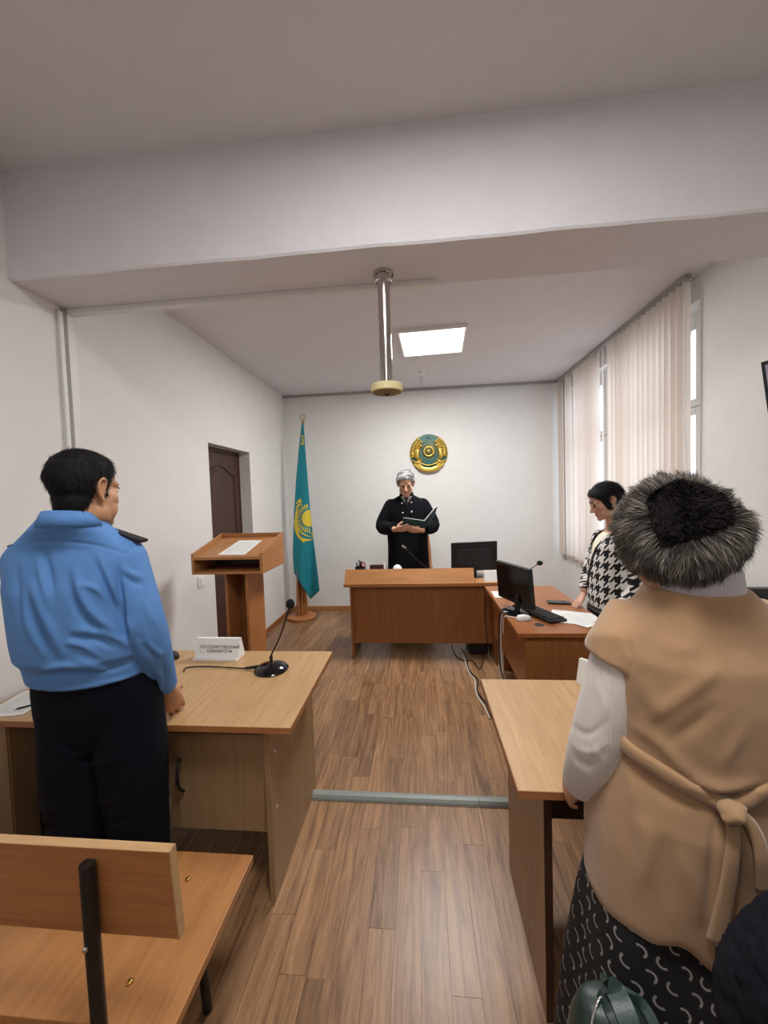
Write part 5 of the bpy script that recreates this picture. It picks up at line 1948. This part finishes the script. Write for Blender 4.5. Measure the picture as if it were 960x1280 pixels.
# ============ the judge
ju = thing('person', 'person with grey hair in a navy robe, reading a folder behind the front desk', 'person', (-.14, 4.3, 0))
T4 = headmat((-.142, 4.215, 1.715), math.radians(180 + 2), math.radians(-20), 0, 1.07)
mb = MB()
head_parts(mb, T4, jaw=1.1, nose=1.3, brow=1.3)
mb.tube([T4 @ Vector((0, -.012, 0)), T4 @ Vector((0, -.035, -.07)), (-.142, 4.3, 1.56), (-.142, 4.3, 1.5)], [.056, .057, .06, .075], 18)
mb.loft([(.9, -.14, 4.31, .17, .12), (1.2, -.14, 4.31, .18, .12), (1.45, -.14, 4.31, .18, .1), (1.54, -.14, 4.31, .1, .07), (1.58, -.14, 4.305, .06, .06)], 28)
jR = [(-.30, 4.31, 1.455), (-.41, 4.25, 1.25), (-.265, 4.05, 1.235)]
jL = [(.02, 4.31, 1.455), (.135, 4.25, 1.25), (.01, 4.025, 1.228)]
for a_ in (jR, jL): limb(mb, a_, [.045, .042, .03])
legs(mb, (-.23, 4.31, .95), (-.05, 4.31, .95), (-.24, 4.31, .09), (-.04, 4.31, .09), .085, .06, .04, (0, -.02, 0))
hand(mb, (-.245, 4.03, 1.237), (.85, -.42, .12), (-.25, -.75, -.45), -1, curl=.6, thumb=.45, s=1.02, seed=12)
hand(mb, (-.002, 3.995, 1.225), (-.93, -.1, .12), (.05, -.9, -.4), 1, curl=.45, thumb=.45, s=1.02, seed=13)
body = fuse(mb, .005, 4)
hs = body.copy()
tint(body, skin_tint(T4))
mobj('body', body, SKIN3, ju)
face_detail(T4, ju, SKIN3, BROWG, closed=True)
hair_cap('hair', hs, T4, [(0, .074), (30, .068), (52, .05), (68, .03), (80, .015), (90, .035), (104, .02), (120, -.04), (180, -.085)], .017, HAIRG, ju, 4000, .035,
         lambda l: np.array([.5 + l[0], .2 if l[2] > .06 else -.6, .2 if l[2] > .06 else -.6]), seed=14, wave=.007, swid=.002)
ROBE = m_cloth('robe_navy', '#04050c', 600, .95, .25)
mb = MB()
mb.loft([(.16, -.14, 4.31, .25, .2), (.2, -.14, 4.31, .255, .2), (.7, -.14, 4.31, .235, .175), (1.05, -.14, 4.31, .225, .165), (1.25, -.14, 4.31, .235, .165), (1.40, -.14, 4.31, .235, .155), (1.48, -.14, 4.31, .222, .135), (1.53, -.14, 4.31, .19, .115),
         (1.565, -.14, 4.31, .135, .098), (1.585, -.14, 4.31, .09, .082), (1.6, -.14, 4.308, .074, .072)], 48)
limb(mb, [(-.315, 4.31, 1.475), (-.42, 4.25, 1.255), (-.275, 4.065, 1.24)], [.083, .074, .068], 22)
limb(mb, [(.035, 4.31, 1.475), (.145, 4.25, 1.255), (.022, 4.045, 1.235)], [.083, .074, .068], 22)
rb_ = fuse(mb, .008, 5)
clip_below(rb_, lambda V_: (V_[:, 1] < 4.3) & (np.abs(V_[:, 0] + .14) < (V_[:, 2] - 1.49) * .62) & (V_[:, 2] > 1.49))
folds(rb_, [([(486, 640), (484, 655), (492, 668)], 2, .01), ([(531, 640), (538, 652), (532, 664)], 2, .01), ([(492, 675), (491, 695), (490, 712)], 2, -.012), ([(500, 670), (500, 690), (499, 712)], 2, .01), ([(522, 672), (523, 695), (524, 712)], 2, .010), ([(508, 665), (507, 690), (507, 712)], 1.3, -.008)])
rbo = mobj('robe', rb_, ROBE, ju)
b5 = bvh_of(rbo)
for q in ((502.5, 629.3), (514, 628.3), (503.5, 641.2), (514.3, 640.2), (507, 684.6)):
    p, nn_ = hit(b5, *q, .003)
    if p is not None: part('button', MB().ell(p, (.0115, .006, .0115), n=14, k=8), M['chrome'] if q[1] < 700 else M['gold'], rbo, smooth=True)
part('shirt_front', MB().loft([(1.40, -.14, 4.31, .12, .120), (1.50, -.14, 4.31, .13, .112), (1.55, -.14, 4.308, .085, .085), (1.585, -.14, 4.306, .072, .074), (1.6, -.14, 4.305, .068, .07)], 36), 'paper', ju, 'white shirt front', smooth='auto')
part('robe_collar', ring_band(MB(), (-.14, 4.307), .078, .079, 1.575, 1.62, .006, 0, (0, .1), 30, (-PI / 2 + .55, 1.5 * PI - .55)), ROBE, ju, smooth=True)
part('tie', MB().prism([(-.155, 1.575), (-.125, 1.575), (-.118, 1.55), (-.128, 1.535), (-.115, 1.43), (-.165, 1.43), (-.152, 1.535), (-.162, 1.55)], 'y', 4.182, 4.212), plain('tie_dark', '#1c1a26', .6), ju, 'dark tie')
for x in (-.24, -.04): shoe('shoe', (x, 4.31, .09), (0, -1, 0), ju)

fd = thing('folder', 'open dark teal folder held in both hands of the robed reader', 'folder', (-.13, 3.97, 1.25))
M['folderg'] = plain('folder_teal', '#123a3e', .45)


def slabq(q, off):
    q = [Vector(p) for p in q]
    n = (q[1] - q[0]).cross(q[3] - q[0]).normalized() * off
    return MB().add(q + [p + n for p in q], [(3, 2, 1, 0), (4, 5, 6, 7), (0, 1, 5, 4), (1, 2, 6, 5), (2, 3, 7, 6), (3, 0, 4, 7)])


A_, B__, C_, D_ = at(504.5, 647.5, 1, 3.95), at(531, 651.5, 1, 3.96), at(528.5, 666, 1, 4.02), at(501.5, 662.5, 1, 4.015)
part('folder_cover', slabq([A_, B__, C_, D_], .004), 'folderg', fd)
E_, G_ = at(547, 633, 1, 3.94), at(544.5, 641, 1, 3.99)
part('folder_cover', slabq([B__, E_, G_, C_], .004), 'folderg', fd)
up_ = Vector((0, .009, .005))
part('folder_page', slabq([A_ + up_, B__ + up_, C_ + up_, D_ + up_], .003), 'paper', fd)
part('folder_page', slabq([B__ + up_ * .9 + Vector((-.006, 0, 0)), E_ + Vector((-.012, .0, .006)), G_ + Vector((-.012, .0, .006)), C_ + up_ * .9 + Vector((-.006, 0, 0))], .006), 'paper', fd)

# ============ the dark coat at the lower right edge
co_ = thing('person', 'person in a dark navy wool coat, sleeve entering the lower right corner', 'person', (.74, .36, 0))
T5 = headmat((.74, .33, 1.56), math.radians(10), 0, 0, .98)
mb = MB()
head_parts(mb, T5)
mb.tube([T5 @ Vector((0, -.012, 0)), T5 @ Vector((0, -.03, -.08)), (.74, .31, 1.38)], [.055, .056, .066], 16)
mb.loft([(.8, .74, .33, .15, .1), (1.2, .74, .32, .16, .1), (1.36, .74, .31, .1, .07), (1.4, .74, .31, .06, .05)], 24)
limb(mb, [(.585, .35, 1.28), (.475, .50, .95), (.49, .545, .72)], [.045, .04, .028])
limb(mb, [(.90, .33, 1.30), (.95, .33, 1.02), (.93, .38, .78)], [.045, .04, .028])
legs(mb, (.66, .33, .85), (.82, .33, .85), (.66, .34, .09), (.82, .34, .09), .075, .05, .036)
hand(mb, (.492, .55, .70), (.03, .12, -.98), (-.97, .1, 0), 1, curl=.5, s=.95, seed=21)
hand(mb, (.93, .385, .755), (0, .1, -.98), (.97, 0, 0), -1, curl=.5, s=.95, seed=22)
body = fuse(mb, .006, 5)
hs = body.copy()
tint(body, skin_tint(T5))
mobj('body', body, SKIN2, co_)
face_detail(T5, co_, SKIN2, BROWB, closed=False)
hair_cap('hair', hs, T5, [(0, .07), (60, .02), (90, -.03), (120, -.08), (180, -.1)], .018, HAIRB, co_, 600, .04, lambda l: np.array([0, -.4, -.8]), seed=23)
COAT = m_cloth('navy_boucle', '#12141d', 260, .95, .6, .0, .3)
mb = MB()
mb.loft([(.45, .74, .335, .24, .18), (.5, .74, .335, .245, .185), (.9, .74, .33, .22, .165), (1.2, .74, .32, .205, .15), (1.30, .74, .315, .19, .12), (1.37, .74, .31, .12, .09), (1.42, .74, .31, .075, .07)], 40)
limb(mb, [(.60, .345, 1.27), (.473, .50, .945), (.488, .54, .73)], [.10, .085, .062], 24)
limb(mb, [(.885, .33, 1.28), (.95, .33, 1.02), (.93, .375, .80)], [.09, .08, .06], 22)
cm = fuse(mb, .007, 7)
Vq = getv(cm)
setv(cm, Vq + getn(cm) * (.0022 * vnoise(Vq, 190, 31) + .0016 * vnoise(Vq, 420, 32))[:, None])
mobj('coat', cm, COAT, co_)
part('trousers', MB().loft([(.12, .66, .335, .065, .07), (.5, .66, .335, .08, .085)], 20).loft([(.12, .82, .335, .065, .07), (.5, .82, .335, .08, .085)], 20), 'cableb', co_, smooth='auto')
for x in (.66, .82): shoe('shoe', (x, .34, .09), (0, 1, 0), co_)

# ============ the green bag on a stool
st = thing('stool', 'plain wooden stool under the green bag, below the lower edge of the picture', 'stool', (.34, 0.720, 0))
box('seat', .27, .41, .58, .82, .40, .43, 'beech_x', st, .004)
for x in (.285, .395):
    for y in (.60, .80): box('leg', x - .015, x + .015, y - .015, y + .015, 0, .40, 'beech_z', st)
BAG = plain('green_leather', '#22332f', .42, bumpy=(160, .25, .002))
BAG2 = plain('green_leather_light', '#2b403a', .4, bumpy=(160, .25, .002))
bg = thing('handbag', 'dark green leather handbag with straps and silver zip by the patterned skirt', 'bag', (.335, 0.720, .43))
BX, BY = .335, .705
mb = MB().loft([(.43, BX, BY, .07, .06, 3), (.44, BX, BY, .078, .068, 3), (.52, BX, BY, .082, .07, 3), (.59, BX, BY + .005, .072, .055, 2.6), (.63, BX, BY + .01, .058, .036, 2.4), (.64, BX, BY + .01, .05, .026, 2.3)], 40)
part('bag_body', mb, BAG, bg, smooth=True)


def strap(pts, w, th, mat, name, nrm=(0, -1, .4)):
    P = spline(pts, 6)
    n_ = Vector(nrm).normalized()
    vs = []
    for i, p in enumerate(P):
        t = (P[min(i + 1, len(P) - 1)] - P[max(i - 1, 0)]).normalized()
        s = t.cross(n_).normalized() * w * .5
        m_ = s.cross(t).normalized() * th * .5
        vs += [p - s - m_, p + s - m_, p + s + m_, p - s + m_]
    n = len(P)
    fs = [(i * 4 + k, i * 4 + (k + 1) % 4, i * 4 + 4 + (k + 1) % 4, i * 4 + 4 + k) for i in range(n - 1) for k in range(4)] + [(3, 2, 1, 0), (n * 4 - 4, n * 4 - 3, n * 4 - 2, n * 4 - 1)]
    return part(name, MB().add(vs, fs), mat, bg, smooth='auto')


# central tab rising over the mouth of the bag, two handle straps and the open zip
tabm = strap([(BX + .004, BY + .03, .648), (BX + .006, BY + .002, .660), (BX + .01, BY - .03, .648), (BX + .016, BY - .06, .61), (BX + .02, BY - .078, .56)], .036, .007, BAG2, 'bag_tab')
part('tab_stitch', MB().box(BX + .006, BX + .032, BY - .0835, BY - .079, .574, .577), BAG, bg)
strap([(BX + .03, BY + .02, .64), (BX + .05, BY - .01, .652), (BX + .066, BY - .045, .61), (BX + .078, BY - .07, .54)], .017, .007, BAG2, 'bag_strap')
strap([(BX - .022, BY + .015, .64), (BX - .012, BY - .02, .642), (BX - .002, BY - .055, .59), (BX + .006, BY - .082, .50)], .017, .007, BAG, 'bag_strap')
part('bag_zip', MB().tube(spline([(BX - .006, BY + .012, .646), (BX - .03, BY, .645), (BX - .05, BY - .02, .622), (BX - .052, BY - .045, .595), (BX - .04, BY - .07, .565), (BX - .03, BY - .08, .52)], 6), .0028, 8), 'chrome', bg, smooth=True)
